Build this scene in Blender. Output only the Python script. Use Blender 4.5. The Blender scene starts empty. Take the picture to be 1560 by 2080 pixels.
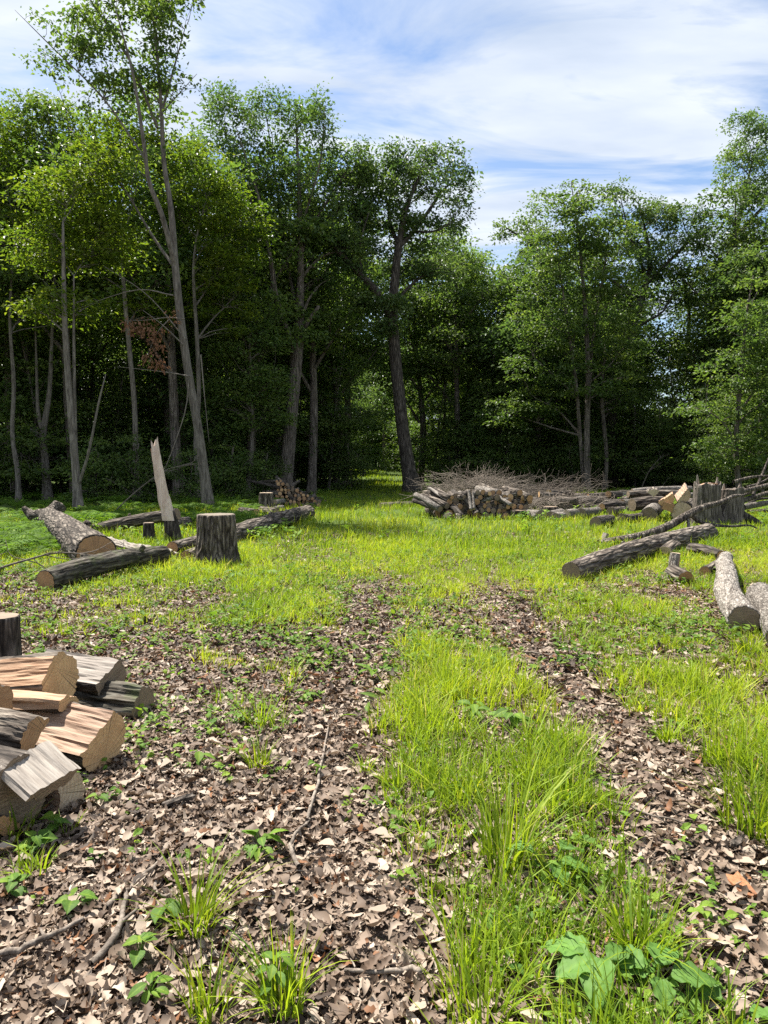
import bpy, math, random
import numpy as np
from mathutils import Vector, Matrix, Quaternion

rng = np.random.default_rng(7)
random.seed(7)
R = math.radians
scene = bpy.context.scene
col = scene.collection

# ------------------------------------------------------------------ camera
F, CX, CY = 1440.0, 780.0, 1040.0          # focal length and centre in photo pixels (1560 x 2080)
CAM_H, PITCH = 1.5, math.atan(102 / 1440)
cam_data = bpy.data.cameras.new('camera')
cam = bpy.data.objects.new('camera', cam_data)
col.objects.link(cam)
cam.location = (0, 0, CAM_H)
cam.rotation_euler = (math.pi / 2 - PITCH, 0, 0)
cam_data.sensor_fit = 'HORIZONTAL'
cam_data.sensor_width = 36
cam_data.lens = 36 * F / 1560
cam_data.clip_start = 0.05
cam_data.clip_end = 2000
scene.camera = cam

# ------------------------------------------------------------------ sky, sun, exposure
SUN_EL, SUN_AZ = R(60), R(-42)             # azimuth from +Y (straight ahead), negative = to the left
scene.world = bpy.data.worlds.new('World')
w = scene.world
w.use_nodes = True
nt = w.node_tree
nt.nodes.clear()
N = nt.nodes.new
L = nt.links.new
out = N('ShaderNodeOutputWorld')
bg = N('ShaderNodeBackground')
bg.inputs['Strength'].default_value = 0.053
sky = N('ShaderNodeTexSky')
sky.sky_type = 'NISHITA'
sky.sun_disc = False
sky.sun_elevation = SUN_EL
sky.sun_rotation = SUN_AZ
sky.air_density = 1.0
sky.dust_density = 0.6
sky.ozone_density = 2.5
tc = N('ShaderNodeTexCoord')
sep = N('ShaderNodeSeparateXYZ')
L(tc.outputs['Generated'], sep.inputs[0])
zc = N('ShaderNodeMath'); zc.operation = 'MAXIMUM'; zc.inputs[1].default_value = 0.0
L(sep.outputs['Z'], zc.inputs[0])
za = N('ShaderNodeMath'); za.operation = 'ADD'; za.inputs[1].default_value = 0.12
L(zc.outputs[0], za.inputs[0])
dx = N('ShaderNodeMath'); dx.operation = 'DIVIDE'
dy = N('ShaderNodeMath'); dy.operation = 'DIVIDE'
L(sep.outputs['X'], dx.inputs[0]); L(za.outputs[0], dx.inputs[1])
L(sep.outputs['Y'], dy.inputs[0]); L(za.outputs[0], dy.inputs[1])
cmb = N('ShaderNodeCombineXYZ')
L(dx.outputs[0], cmb.inputs[0]); L(dy.outputs[0], cmb.inputs[1])
mp = N('ShaderNodeMapping')
mp.inputs['Rotation'].default_value = (0, 0, R(38))
mp.inputs['Location'].default_value = (3.1, 1.7, 0)
mp.inputs['Scale'].default_value = (0.7, 1.7, 1)
L(cmb.outputs[0], mp.inputs[0])
n1 = N('ShaderNodeTexNoise')
n1.inputs['Scale'].default_value = 1.9
n1.inputs['Detail'].default_value = 9
n1.inputs['Roughness'].default_value = 0.56
n1.inputs['Distortion'].default_value = 0.7
L(mp.outputs[0], n1.inputs['Vector'])
rmp = N('ShaderNodeValToRGB')
rmp.color_ramp.elements[0].position = 0.40
rmp.color_ramp.elements[0].color = (0.04, 0.04, 0.04, 1)
rmp.color_ramp.elements[1].position = 0.56
rmp.color_ramp.elements[1].color = (0.97, 0.97, 0.97, 1)
L(n1.outputs['Fac'], rmp.inputs[0])
n2 = N('ShaderNodeTexNoise')
n2.inputs['Scale'].default_value = 2.3
n2.inputs['Detail'].default_value = 6
L(mp.outputs[0], n2.inputs['Vector'])
crm = N('ShaderNodeValToRGB')
crm.color_ramp.elements[0].position = 0.3
crm.color_ramp.elements[0].color = (3.4, 4.0, 5.0, 1)
crm.color_ramp.elements[1].position = 0.7
crm.color_ramp.elements[1].color = (5.6, 5.9, 6.3, 1)
L(n2.outputs['Fac'], crm.inputs[0])
mx = N('ShaderNodeMix'); mx.data_type = 'RGBA'
L(rmp.outputs[0], mx.inputs['Factor'])
L(sky.outputs[0], mx.inputs['A'])
L(crm.outputs[0], mx.inputs['B'])
L(mx.outputs['Result'], bg.inputs['Color'])
L(bg.outputs[0], out.inputs[0])

sd = bpy.data.lights.new('sun', 'SUN')
sd.energy = 3.9
sd.angle = R(0.53)
sd.color = (1.0, 0.955, 0.88)
sun = bpy.data.objects.new('sun', sd)
col.objects.link(sun)
sdir = Vector((math.sin(SUN_AZ) * math.cos(SUN_EL), math.cos(SUN_AZ) * math.cos(SUN_EL), math.sin(SUN_EL)))
sun.rotation_euler = sdir.to_track_quat('Z', 'Y').to_euler()
sun.location = sdir * 60

scene.view_settings.view_transform = 'Standard'
scene.view_settings.look = 'None'
scene.view_settings.gamma = 1
scene.view_settings.use_curve_mapping = False
scene.view_settings.exposure = 1.8
cy = scene.cycles
cy.max_bounces = 6
cy.diffuse_bounces = 4
cy.glossy_bounces = 2
cy.transmission_bounces = 4
cy.transparent_max_bounces = 4
cy.use_denoising = False
cy.caustics_reflective = False
cy.caustics_refractive = False


# ------------------------------------------------------------------ numeric helpers
def vnoise(p, seed=0):
    """smooth value noise in [-1, 1]; p is (n, 3)"""
    p = np.asarray(p, float)
    i = np.floor(p).astype(np.int64)
    f = p - i
    f = f * f * (3 - 2 * f)
    def h(ix, iy, iz):
        n = (ix * 374761393 + iy * 668265263 + iz * 2147483647 + seed * 1274126177) & 0xFFFFFFFF
        n = ((n ^ (n >> 13)) * 1274126177) & 0xFFFFFFFF
        n = ((n ^ (n >> 16)) * 2246822519) & 0xFFFFFFFF
        n = n ^ (n >> 15)
        return (n & 0xFFFF) / 32767.5 - 1.0
    r = 0
    for a in (0, 1):
        for b in (0, 1):
            for c in (0, 1):
                wgt = (f[:, 0] if a else 1 - f[:, 0]) * (f[:, 1] if b else 1 - f[:, 1]) * (f[:, 2] if c else 1 - f[:, 2])
                r = r + wgt * h(i[:, 0] + a, i[:, 1] + b, i[:, 2] + c)
    return r


def fbm(p, octv=3, seed=0):
    p = np.asarray(p, float)
    r, a, s = 0, 1.0, 0
    for o in range(octv):
        r = r + a * vnoise(p * 2 ** o, seed + o)
        s += a
        a *= 0.5
    return r / s


def n2d(x, y, sc, seed=0, octv=2):
    x = np.atleast_1d(np.asarray(x, float)); y = np.atleast_1d(np.asarray(y, float))
    return fbm(np.stack([x * sc, y * sc, np.zeros_like(x) + seed * 3.7], 1), octv, seed)


def sst(a, b, x):
    t = np.clip((x - a) / (b - a), 0, 1)
    return t * t * (3 - 2 * t)


def path_x(y):
    """centre line of the grassy track"""
    y = np.asarray(y, float)
    return 0.56 - 0.0006 * np.clip(y - 18, 0, None) ** 2 * 1.6


def rut_amount(x, y):
    c = path_x(y)
    wob = 0.06 * np.sin(y * 1.3)
    a = np.exp(-((x - (c - 0.72 + wob)) / 0.31) ** 2)
    b = np.exp(-((x - (c + 0.70 - wob)) / 0.31) ** 2)
    return np.clip(a + b, 0, 1)


def gz(x, y):
    x = np.atleast_1d(np.asarray(x, float)); y = np.atleast_1d(np.asarray(y, float))
    z = 0.05 * n2d(x, y, 0.22, 3) + 0.018 * n2d(x, y, 1.1, 4)
    z = z - 0.05 * rut_amount(x, y) * (1 - sst(12, 20, y))
    z = z + 0.014 * np.clip(y - 40, 0, 60)
    return z


def gz1(x, y):
    return float(gz(x, y)[0])


def ray(px, py):
    c, s = math.cos(PITCH), math.sin(PITCH)
    u, v = (px - CX) / F, (CY - py) / F
    return np.array([u, c + v * s, -s + v * c])


def G(px, py):
    """photo pixel -> point on the ground"""
    d = ray(px, py)
    t = CAM_H / -d[2]
    for _ in range(6):
        p = d * t
        t = (CAM_H - gz1(p[0], p[1])) / -d[2]
    p = d * t
    return np.array([p[0], p[1], gz1(p[0], p[1])])


def P(px, py, Y):
    """photo pixel -> point at forward distance Y"""
    d = ray(px, py)
    p = d * (Y / d[1])
    return np.array([p[0], p[1], p[2] + CAM_H])


def spline(pts, n):
    pts = np.asarray(pts, float)
    if len(pts) == 2:
        t = np.linspace(0, 1, n)[:, None]
        return pts[0] * (1 - t) + pts[1] * t
    q = np.vstack([2 * pts[0] - pts[1], pts, 2 * pts[-1] - pts[-2]])
    seg = len(pts) - 1
    u = np.linspace(0, seg - 1e-6, n)
    i = u.astype(int); f = (u - i)[:, None]
    a, b, c, d = q[i], q[i + 1], q[i + 2], q[i + 3]
    return 0.5 * ((2 * b) + (-a + c) * f + (2 * a - 5 * b + 4 * c - d) * f ** 2 + (-a + 3 * b - 3 * c + d) * f ** 3)


def unit(v):
    v = np.asarray(v, float)
    return v / (np.linalg.norm(v, axis=-1, keepdims=True) + 1e-12)


# ------------------------------------------------------------------ mesh helpers
def new_mesh(name, V, Q=None, T=None, mat=None, smooth=True, tint=None):
    V = np.ascontiguousarray(V, dtype=np.float32).reshape(-1, 3)
    me = bpy.data.meshes.new(name)
    me.vertices.add(len(V))
    me.vertices.foreach_set('co', V.ravel())
    parts, sizes = [], []
    if Q is not None and len(Q):
        Q = np.asarray(Q, np.int32).reshape(-1, 4); parts.append(Q.ravel()); sizes.append(np.full(len(Q), 4, np.int32))
    if T is not None and len(T):
        T = np.asarray(T, np.int32).reshape(-1, 3); parts.append(T.ravel()); sizes.append(np.full(len(T), 3, np.int32))
    loops = np.concatenate(parts); sizes = np.concatenate(sizes)
    starts = np.concatenate([[0], np.cumsum(sizes)[:-1]]).astype(np.int32)
    me.loops.add(len(loops)); me.loops.foreach_set('vertex_index', loops)
    me.polygons.add(len(sizes)); me.polygons.foreach_set('loop_start', starts)
    me.polygons.foreach_set('use_smooth', np.full(len(sizes), smooth, dtype=bool))
    me.update(calc_edges=True)
    if tint is not None:
        at = me.attributes.new('tint', 'FLOAT', 'POINT')
        at.data.foreach_set('value', np.asarray(tint, np.float32))
    if mat is not None:
        me.materials.append(mat)
    return me


def link(name, me, parent=None):
    o = bpy.data.objects.new(name, me)
    col.objects.link(o)
    if parent is not None:
        o.parent = parent
    return o


def tag(o, label=None, cat=None, group=None, kind=None):
    if label: o['label'] = label
    if cat: o['category'] = cat
    if group: o['group'] = group
    if kind: o['kind'] = kind
    return o


def thing(name, label, cat, loc=(0, 0, 0), quat=None, group=None):
    o = bpy.data.objects.new(name, None)
    col.objects.link(o)
    o.empty_display_size = 0.1
    o.location = loc
    if quat is not None:
        o.rotation_mode = 'QUATERNION'
        o.rotation_quaternion = quat
    return tag(o, label, cat, group)


def copy_tree(o, parent=None):
    c = o.copy()
    col.objects.link(c)
    c.parent = parent
    for ch in list(o.children):
        copy_tree(ch, c)
    return c


class MB:
    """collects quads and triangles for one mesh"""
    def __init__(s):
        s.V, s.Q, s.T, s.t, s.n = [], [], [], [], 0
    def add(s, V, Q=None, T=None, tint=0.5):
        V = np.asarray(V, float).reshape(-1, 3)
        if Q is not None and len(Q): s.Q.append(np.asarray(Q) + s.n)
        if T is not None and len(T): s.T.append(np.asarray(T) + s.n)
        s.V.append(V); s.n += len(V)
        s.t.append(np.broadcast_to(np.asarray(tint, float), (len(V),)))
    def tube(s, path, rad, seg=8, cap=True, tint=0.5, rough=0.0, fr=6.0, seed=0):
        path = np.asarray(path, float); n = len(path)
        rad = np.broadcast_to(np.asarray(rad, float), (n,))
        tan = unit(np.gradient(path, axis=0))
        up = np.array([0, 0, 1.0]) if abs(tan[0][2]) < 0.9 else np.array([1.0, 0, 0])
        u = unit(np.cross(up, tan[0])); us = [u]
        for i in range(1, n):
            u = us[-1] - tan[i] * np.dot(us[-1], tan[i]); us.append(unit(u))
        us = np.array(us); vs = np.cross(tan, us)
        th = np.linspace(0, 2 * np.pi, seg, endpoint=False)
        rr = np.repeat(rad[:, None], seg, 1)
        if rough:
            pp = np.stack([np.cos(th)[None, :] * rr * fr, np.sin(th)[None, :] * rr * fr, np.repeat((np.arange(n) * 0.35)[:, None], seg, 1)], -1)
            rr = rr * (1 + rough * fbm(pp.reshape(-1, 3) + seed * 7.3, 2, seed).reshape(n, seg))
        V = path[:, None] + us[:, None] * (np.cos(th)[None, :, None] * rr[..., None]) + vs[:, None] * (np.sin(th)[None, :, None] * rr[..., None])
        i = np.arange(n - 1)[:, None] * seg; j = np.arange(seg)[None]; k = (j + 1) % seg
        Q = np.stack([i + j, i + k, i + seg + k, i + seg + j], -1).reshape(-1, 4)
        V = V.reshape(-1, 3); T = None
        if cap:
            V = np.vstack([V, path[-1] + tan[-1] * rad[-1] * 0.3]); c = len(V) - 1; b = (n - 1) * seg
            T = np.stack([b + np.arange(seg), b + (np.arange(seg) + 1) % seg, np.full(seg, c)], -1)
        s.add(V, Q, T, tint)
    def mesh(s, name, mat, smooth=True):
        return new_mesh(name, np.vstack(s.V), np.vstack(s.Q) if s.Q else None, np.vstack(s.T) if s.T else None, mat, smooth, np.concatenate(s.t))
    def build(s, name, mat, parent=None, smooth=True):
        return link(name, s.mesh(name, mat, smooth), parent)


# ------------------------------------------------------------------ materials
def nodemat(name):
    m = bpy.data.materials.new(name)
    m.use_nodes = True
    t = m.node_tree
    b = t.nodes['Principled BSDF']
    return m, t, b


def ramp(t, fac, stops):
    r = t.nodes.new('ShaderNodeValToRGB')
    e = r.color_ramp.elements
    while len(e) < len(stops):
        e.new(0.5)
    for k, (p, c) in zip(e, stops):
        k.position = p
        k.color = (*c, 1)
    t.links.new(fac, r.inputs[0])
    return r.outputs[0]


def noise(t, vec, scale, detail=3, rough=0.55, dist=0.0):
    n = t.nodes.new('ShaderNodeTexNoise')
    n.inputs['Scale'].default_value = scale
    n.inputs['Detail'].default_value = detail
    n.inputs['Roughness'].default_value = rough
    n.inputs['Distortion'].default_value = dist
    if vec is not None:
        t.links.new(vec, n.inputs['Vector'])
    return n.outputs['Fac']


def mapped(t, src='Object', scale=(1, 1, 1)):
    c = t.nodes.new('ShaderNodeTexCoord')
    m = t.nodes.new('ShaderNodeMapping')
    m.inputs['Scale'].default_value = scale
    t.links.new(c.outputs[src], m.inputs[0])
    return m.outputs[0]


def mixc(t, fac, a, b, mode='MIX'):
    m = t.nodes.new('ShaderNodeMix')
    m.data_type = 'RGBA'
    m.blend_type = mode
    for s, v in (('Factor', fac), ('A', a), ('B', b)):
        if isinstance(v, (int, float)):
            m.inputs[s].default_value = v
        elif isinstance(v, tuple):
            m.inputs[s].default_value = (*v, 1)
        else:
            t.links.new(v, m.inputs[s])
    return m.outputs['Result']


def bump(t, b, h, strength, dist):
    n = t.nodes.new('ShaderNodeBump')
    n.inputs['Strength'].default_value = strength
    n.inputs['Distance'].default_value = dist
    t.links.new(h, n.inputs['Height'])
    t.links.new(n.outputs[0], b.inputs['Normal'])


def bark_mat(name, dark, mid, light, sc=30, stretch=0.14, moss=0.0, bdist=0.02, plates=15, fd=0.28):
    m, t, b = nodemat(name)
    v = mapped(t, 'Object', (1, 1, stretch))
    v1 = mapped(t)
    f = noise(t, v, sc, 7, 0.66, 0.9)
    c = ramp(t, f, [(0.36, dark), (0.48, mid), (0.62, light)])
    big = noise(t, v1, 2.6, 3)
    c = mixc(t, ramp(t, big, [(0.4, (0, 0, 0)), (0.7, (0.28, 0.28, 0.28))]), c, light)
    vo = t.nodes.new('ShaderNodeTexVoronoi')
    vo.feature = 'DISTANCE_TO_EDGE'
    vo.inputs['Scale'].default_value = plates
    wob = t.nodes.new('ShaderNodeMix'); wob.data_type = 'VECTOR'
    wob.inputs['Factor'].default_value = 0.06
    nn = t.nodes.new('ShaderNodeTexNoise'); nn.inputs['Scale'].default_value = plates * 0.8
    t.links.new(v, nn.inputs['Vector'])
    t.links.new(v, wob.inputs['A']); t.links.new(nn.outputs['Color'], wob.inputs['B'])
    t.links.new(wob.outputs['Result'], vo.inputs['Vector'])
    fur = ramp(t, vo.outputs['Distance'], [(0.0, (fd, fd, fd)), (0.24, (1, 1, 1))])
    c = mixc(t, 1.0, c, fur, 'MULTIPLY')
    hgt = mixc(t, 0.6, f, fur)
    if moss:
        g = noise(t, v1, 5.0, 4)
        c = mixc(t, ramp(t, g, [(0.52, (0, 0, 0)), (0.68, (moss, moss, moss))]), c, (0.09, 0.11, 0.04))
    oi = t.nodes.new('ShaderNodeObjectInfo')
    hv = t.nodes.new('ShaderNodeHueSaturation')
    mr = t.nodes.new('ShaderNodeMapRange')
    mr.inputs['To Min'].default_value = 0.8
    mr.inputs['To Max'].default_value = 1.2
    t.links.new(oi.outputs['Random'], mr.inputs[0])
    t.links.new(mr.outputs[0], hv.inputs['Value'])
    t.links.new(c, hv.inputs['Color'])
    t.links.new(hv.outputs[0], b.inputs['Base Color'])
    b.inputs['Roughness'].default_value = 0.9
    b.inputs['Specular IOR Level'].default_value = 0.2
    bump(t, b, hgt, 1.0, bdist)
    return m


def endgrain_mat(name, a, bcol, rim, rings=16):
    m, t, b = nodemat(name)
    v = mapped(t)
    wv = t.nodes.new('ShaderNodeTexWave')
    wv.wave_type = 'RINGS'
    wv.rings_direction = 'Z'
    wv.inputs['Scale'].default_value = rings
    wv.inputs['Distortion'].default_value = 3.0
    wv.inputs['Detail'].default_value = 3
    wv.inputs['Detail Scale'].default_value = 0.6
    t.links.new(v, wv.inputs[0])
    c = mixc(t, wv.outputs['Fac'], a, bcol)
    bl = noise(t, v, 9, 4)
    c = mixc(t, ramp(t, bl, [(0.42, (0, 0, 0)), (0.72, (0.75, 0.75, 0.75))]), c, rim)
    nv = t.nodes.new('ShaderNodeVectorMath'); nv.operation = 'NORMALIZE'
    t.links.new(mapped(t, 'Object', (1, 1, 0)), nv.inputs[0])
    ck = noise(t, nv.outputs[0], 2.6, 2, 0.6)
    ckm = ramp(t, ck, [(0.0, (1, 1, 1)), (0.485, (1, 1, 1)), (0.497, (0.12, 0.09, 0.07)), (0.503, (0.12, 0.09, 0.07)), (0.515, (1, 1, 1))])
    c = mixc(t, 0.8, c, ckm, 'MULTIPLY')
    saw = noise(t, mapped(t, 'Object', (0.3, 6, 1)), 40, 2)
    c = mixc(t, 0.16, c, ramp(t, saw, [(0.3, (0.1, 0.06, 0.03)), (0.7, (0.9, 0.75, 0.5))]))
    t.links.new(c, b.inputs['Base Color'])
    b.inputs['Roughness'].default_value = 0.8
    bump(t, b, saw, 0.35, 0.004)
    return m


def splitwood_mat(name, a, bcol, dark):
    m, t, b = nodemat(name)
    v = mapped(t, 'Object', (1, 1, 0.06))
    f = noise(t, v, 70, 5, 0.65, 0.3)
    g = noise(t, mapped(t, 'Object', (1, 1, 0.25)), 7, 3)
    c = ramp(t, f, [(0.28, dark), (0.45, a), (0.7, bcol)])
    c = mixc(t, ramp(t, g, [(0.45, (0, 0, 0)), (0.75, (0.6, 0.6, 0.6))]), c, dark)
    t.links.new(c, b.inputs['Base Color'])
    b.inputs['Roughness'].default_value = 0.8
    bump(t, b, f, 0.6, 0.006)
    return m


def leaf_mat(name, stops, trans=0.45, rough=0.5, tboost=(1.25, 1.35, 0.7), spec=0.35):
    m = bpy.data.materials.new(name)
    m.use_nodes = True
    t = m.node_tree
    t.nodes.clear()
    o = t.nodes.new('ShaderNodeOutputMaterial')
    p = t.nodes.new('ShaderNodeBsdfPrincipled')
    p.inputs['Roughness'].default_value = rough
    p.inputs['Specular IOR Level'].default_value = spec
    tr = t.nodes.new('ShaderNodeBsdfTranslucent')
    ms = t.nodes.new('ShaderNodeMixShader')
    ms.inputs[0].default_value = trans
    at = t.nodes.new('ShaderNodeAttribute')
    at.attribute_name = 'tint'
    c = ramp(t, at.outputs['Fac'], stops)
    oi = t.nodes.new('ShaderNodeObjectInfo')
    mr = t.nodes.new('ShaderNodeMapRange')
    mr.inputs['To Min'].default_value = 0.85
    mr.inputs['To Max'].default_value = 1.15
    t.links.new(oi.outputs['Random'], mr.inputs[0])
    hv = t.nodes.new('ShaderNodeHueSaturation')
    t.links.new(mr.outputs[0], hv.inputs['Value'])
    t.links.new(c, hv.inputs['Color'])
    tc_ = mixc(t, 1.0, hv.outputs[0], tboost, 'MULTIPLY')
    t.links.new(hv.outputs[0], p.inputs['Base Color'])
    t.links.new(tc_, tr.inputs['Color'])
    t.links.new(p.outputs[0], ms.inputs[1])
    t.links.new(tr.outputs[0], ms.inputs[2])
    t.links.new(ms.outputs[0], o.inputs[0])
    return m


M = {}
M['bark'] = bark_mat('bark_grey_brown', (0.022, 0.016, 0.012), (0.105, 0.082, 0.064), (0.30, 0.255, 0.205), 17, 0.16, 0.0, 0.05)
M['bark_dark'] = bark_mat('bark_dark', (0.022, 0.017, 0.014), (0.075, 0.060, 0.049), (0.17, 0.145, 0.12), 26, 0.12, 0.0, 0.03)
M['bark_moss'] = bark_mat('bark_mossy', (0.025, 0.020, 0.015), (0.09, 0.075, 0.055), (0.22, 0.20, 0.16), 30, 0.14, 0.7)
M['bark_pale'] = bark_mat('bark_pale_weathered', (0.075, 0.062, 0.05), (0.21, 0.18, 0.15), (0.37, 0.335, 0.29), 24, 0.35, 0.0, 0.03, 34, 0.5)
M['trunk'] = bark_mat('bark_forest_trunk', (0.045, 0.036, 0.030), (0.14, 0.115, 0.095), (0.26, 0.22, 0.185), 14, 0.10, 0.0, 0.05, 17, 0.5)
M['trunk_smooth'] = bark_mat('bark_smooth_maple', (0.07, 0.060, 0.05), (0.155, 0.132, 0.11), (0.25, 0.22, 0.185), 12, 0.15, 0.0, 0.02, 20, 0.72)
M['end_fresh'] = endgrain_mat('end_grain_fresh', (0.60, 0.37, 0.17), (0.52, 0.30, 0.125), (0.40, 0.20, 0.075))
M['end_orange'] = endgrain_mat('end_grain_orange', (0.42, 0.22, 0.085), (0.32, 0.15, 0.055), (0.22, 0.10, 0.04)  , 22)
M['end_old'] = endgrain_mat('end_grain_aged', (0.19, 0.125, 0.08), (0.13, 0.083, 0.053), (0.07, 0.047, 0.034)  , 22)
M['end_grey'] = endgrain_mat('end_grain_grey', (0.30, 0.25, 0.20), (0.21, 0.17, 0.135), (0.13, 0.10, 0.075), 4)
M['end_dark'] = endgrain_mat('end_grain_dark', (0.10, 0.075, 0.055), (0.07, 0.052, 0.038), (0.04, 0.03, 0.022), 22)
M['end_pale'] = endgrain_mat('end_grain_pale', (0.55, 0.44, 0.32), (0.45, 0.34, 0.23), (0.36, 0.24, 0.14))
M['split_fresh'] = splitwood_mat('split_wood_fresh', (0.34, 0.205, 0.115), (0.44, 0.29, 0.18), (0.19, 0.09, 0.04))
M['split_pink'] = splitwood_mat('split_wood_pinkish', (0.30, 0.195, 0.125), (0.40, 0.285, 0.20), (0.16, 0.08, 0.045))
M['rot'] = splitwood_mat('rotten_orange_wood', (0.26, 0.105, 0.04), (0.36, 0.17, 0.075), (0.11, 0.045, 0.02))
M['split_pale'] = splitwood_mat('split_wood_pale', (0.58, 0.46, 0.37), (0.70, 0.59, 0.49), (0.34, 0.22, 0.15))
M['split_grey'] = splitwood_mat('split_wood_weathered', (0.23, 0.195, 0.16), (0.35, 0.31, 0.26), (0.09, 0.07, 0.055))
M['twig'] = bark_mat('bark_twig', (0.075, 0.058, 0.045), (0.165, 0.135, 0.108), (0.28, 0.235, 0.19), 30, 0.3, 0, 0.003, 40, 0.75)

M['leaf_maple'] = leaf_mat('leaves_maple', [(0.0, (0.044, 0.082, 0.022)), (0.5, (0.096, 0.150, 0.036)), (1.0, (0.185, 0.235, 0.050))], 0.46)
M['leaf_yellow'] = leaf_mat('leaves_yellow_green', [(0.0, (0.062, 0.115, 0.014)), (0.5, (0.130, 0.190, 0.020)), (1.0, (0.235, 0.265, 0.028))], 0.5)
M['leaf_oak'] = leaf_mat('leaves_oak', [(0.0, (0.042, 0.080, 0.027)), (0.5, (0.088, 0.142, 0.045)), (1.0, (0.170, 0.220, 0.062))], 0.45, 0.42)
M['leaf_ash'] = leaf_mat('leaves_ash', [(0.0, (0.042, 0.082, 0.024)), (0.5, (0.088, 0.148, 0.040)), (1.0, (0.165, 0.225, 0.055))], 0.47)
M['leaf_forest'] = leaf_mat('leaves_forest', [(0.0, (0.046, 0.086, 0.026)), (0.5, (0.100, 0.158, 0.042)), (1.0, (0.185, 0.240, 0.055))], 0.5)
M['leaf_dead'] = leaf_mat('leaves_dead_brown', [(0.0, (0.16, 0.07, 0.035)), (1.0, (0.30, 0.16, 0.09))], 0.3, 0.7, (1, 1, 1))
M['grass'] = leaf_mat('grass_blades', [(0.0, (0.075, 0.150, 0.016)), (0.4, (0.190, 0.285, 0.022)), (0.75, (0.300, 0.390, 0.028)), (0.93, (0.39, 0.43, 0.045)), (1.0, (0.42, 0.36, 0.17))], 0.48, 0.55, (1.25, 1.2, 0.55), 0.2)
M['weed'] = leaf_mat('weed_leaves', [(0.0, (0.055, 0.125, 0.022)), (0.5, (0.130, 0.225, 0.030)), (1.0, (0.235, 0.320, 0.036))], 0.42, 0.6, (1.2, 1.25, 0.6), 0.18)
M['burdock'] = leaf_mat('burdock_leaves', [(0.0, (0.085, 0.18, 0.035)), (1.0, (0.14, 0.26, 0.050))], 0.35, 0.6, (1.2, 1.25, 0.7), 0.2)
M['fern'] = leaf_mat('fern_fronds', [(0.0, (0.050, 0.110, 0.018)), (0.5, (0.095, 0.175, 0.024)), (1.0, (0.165, 0.245, 0.034))], 0.42, 0.7, (1.2, 1.25, 0.5), 0.1)
M['litter'] = leaf_mat('dead_leaf_litter', [(0.0, (0.040, 0.025, 0.016)), (0.3, (0.110, 0.074, 0.050)), (0.6, (0.225, 0.165, 0.119)), (0.93, (0.40, 0.325, 0.25)), (1.0, (0.20, 0.095, 0.045))], 0.12, 0.65, (1, 0.9, 0.8), 0.25)


def ground_material():
    m, t, b = nodemat('ground_soil_and_humus')
    v = mapped(t)
    f = noise(t, v, 14, 6, 0.65)
    g = noise(t, v, 90, 4, 0.7)
    c = ramp(t, f, [(0.3, (0.045, 0.032, 0.023)), (0.55, (0.115, 0.085, 0.064)), (0.8, (0.20, 0.158, 0.125))])
    c = mixc(t, 0.5, c, ramp(t, g, [(0.35, (0.034, 0.024, 0.017)), (0.7, (0.22, 0.172, 0.135))]))
    # beyond the leaf litter the earth is covered by moss and low growth
    gy = t.nodes.new('ShaderNodeSeparateXYZ')
    t.links.new(v, gy.inputs[0])
    mr = t.nodes.new('ShaderNodeMapRange')
    mr.inputs['From Min'].default_value = 9.0
    mr.inputs['From Max'].default_value = 15.0
    t.links.new(gy.outputs['Y'], mr.inputs[0])
    gn = noise(t, v, 3.0, 4)
    gc = ramp(t, gn, [(0.3, (0.040, 0.062, 0.018)), (0.7, (0.095, 0.135, 0.030))])
    c = mixc(t, mr.outputs[0], c, gc)
    t.links.new(c, b.inputs['Base Color'])
    b.inputs['Roughness'].default_value = 1.0
    b.inputs['Specular IOR Level'].default_value = 0.1
    bump(t, b, g, 0.8, 0.015)
    return m


# ------------------------------------------------------------------ ground
def axis(parts):
    return np.unique(np.concatenate([np.arange(a, b, s) for a, b, s in parts]).round(4))


gx = axis([(-400, -60, 20), (-60, -14, 2), (-14, -5, 0.3), (-5, 5, 0.1), (5, 14, 0.3), (14, 60, 2), (60, 401, 20)])
gy_ = axis([(-60, -4, 4), (-4, 1, 0.5), (1, 12, 0.1), (12, 40, 0.4), (40, 110, 3), (110, 420, 20)])
XX, YY = np.meshgrid(gx, gy_)
ZZ = gz(XX.ravel(), YY.ravel())
nx, ny = len(gx), len(gy_)
ii = (np.arange(ny - 1)[:, None] * nx + np.arange(nx - 1)[None]).ravel()
ground = link('ground', new_mesh('ground', np.stack([XX.ravel(), YY.ravel(), ZZ], 1), np.stack([ii, ii + 1, ii + nx + 1, ii + nx], 1), None, ground_material()))
tag(ground, 'brown soil of the clearing with two wheel ruts', kind='structure')


# ------------------------------------------------------------------ logs, split wood, stumps
def quat_axis(d, roll=0.0):
    """rotation taking local Z to d, local X kept level"""
    z = Vector(unit(d))
    up = Vector((0, 0, 1))
    x = up.cross(z)
    if x.length < 1e-3:
        x = Vector((1, 0, 0))
    x.normalize()
    y = z.cross(x)
    m = Matrix((x, y, z)).transposed()
    q = m.to_quaternion()
    return q @ Quaternion((0, 0, 1), roll)


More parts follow.
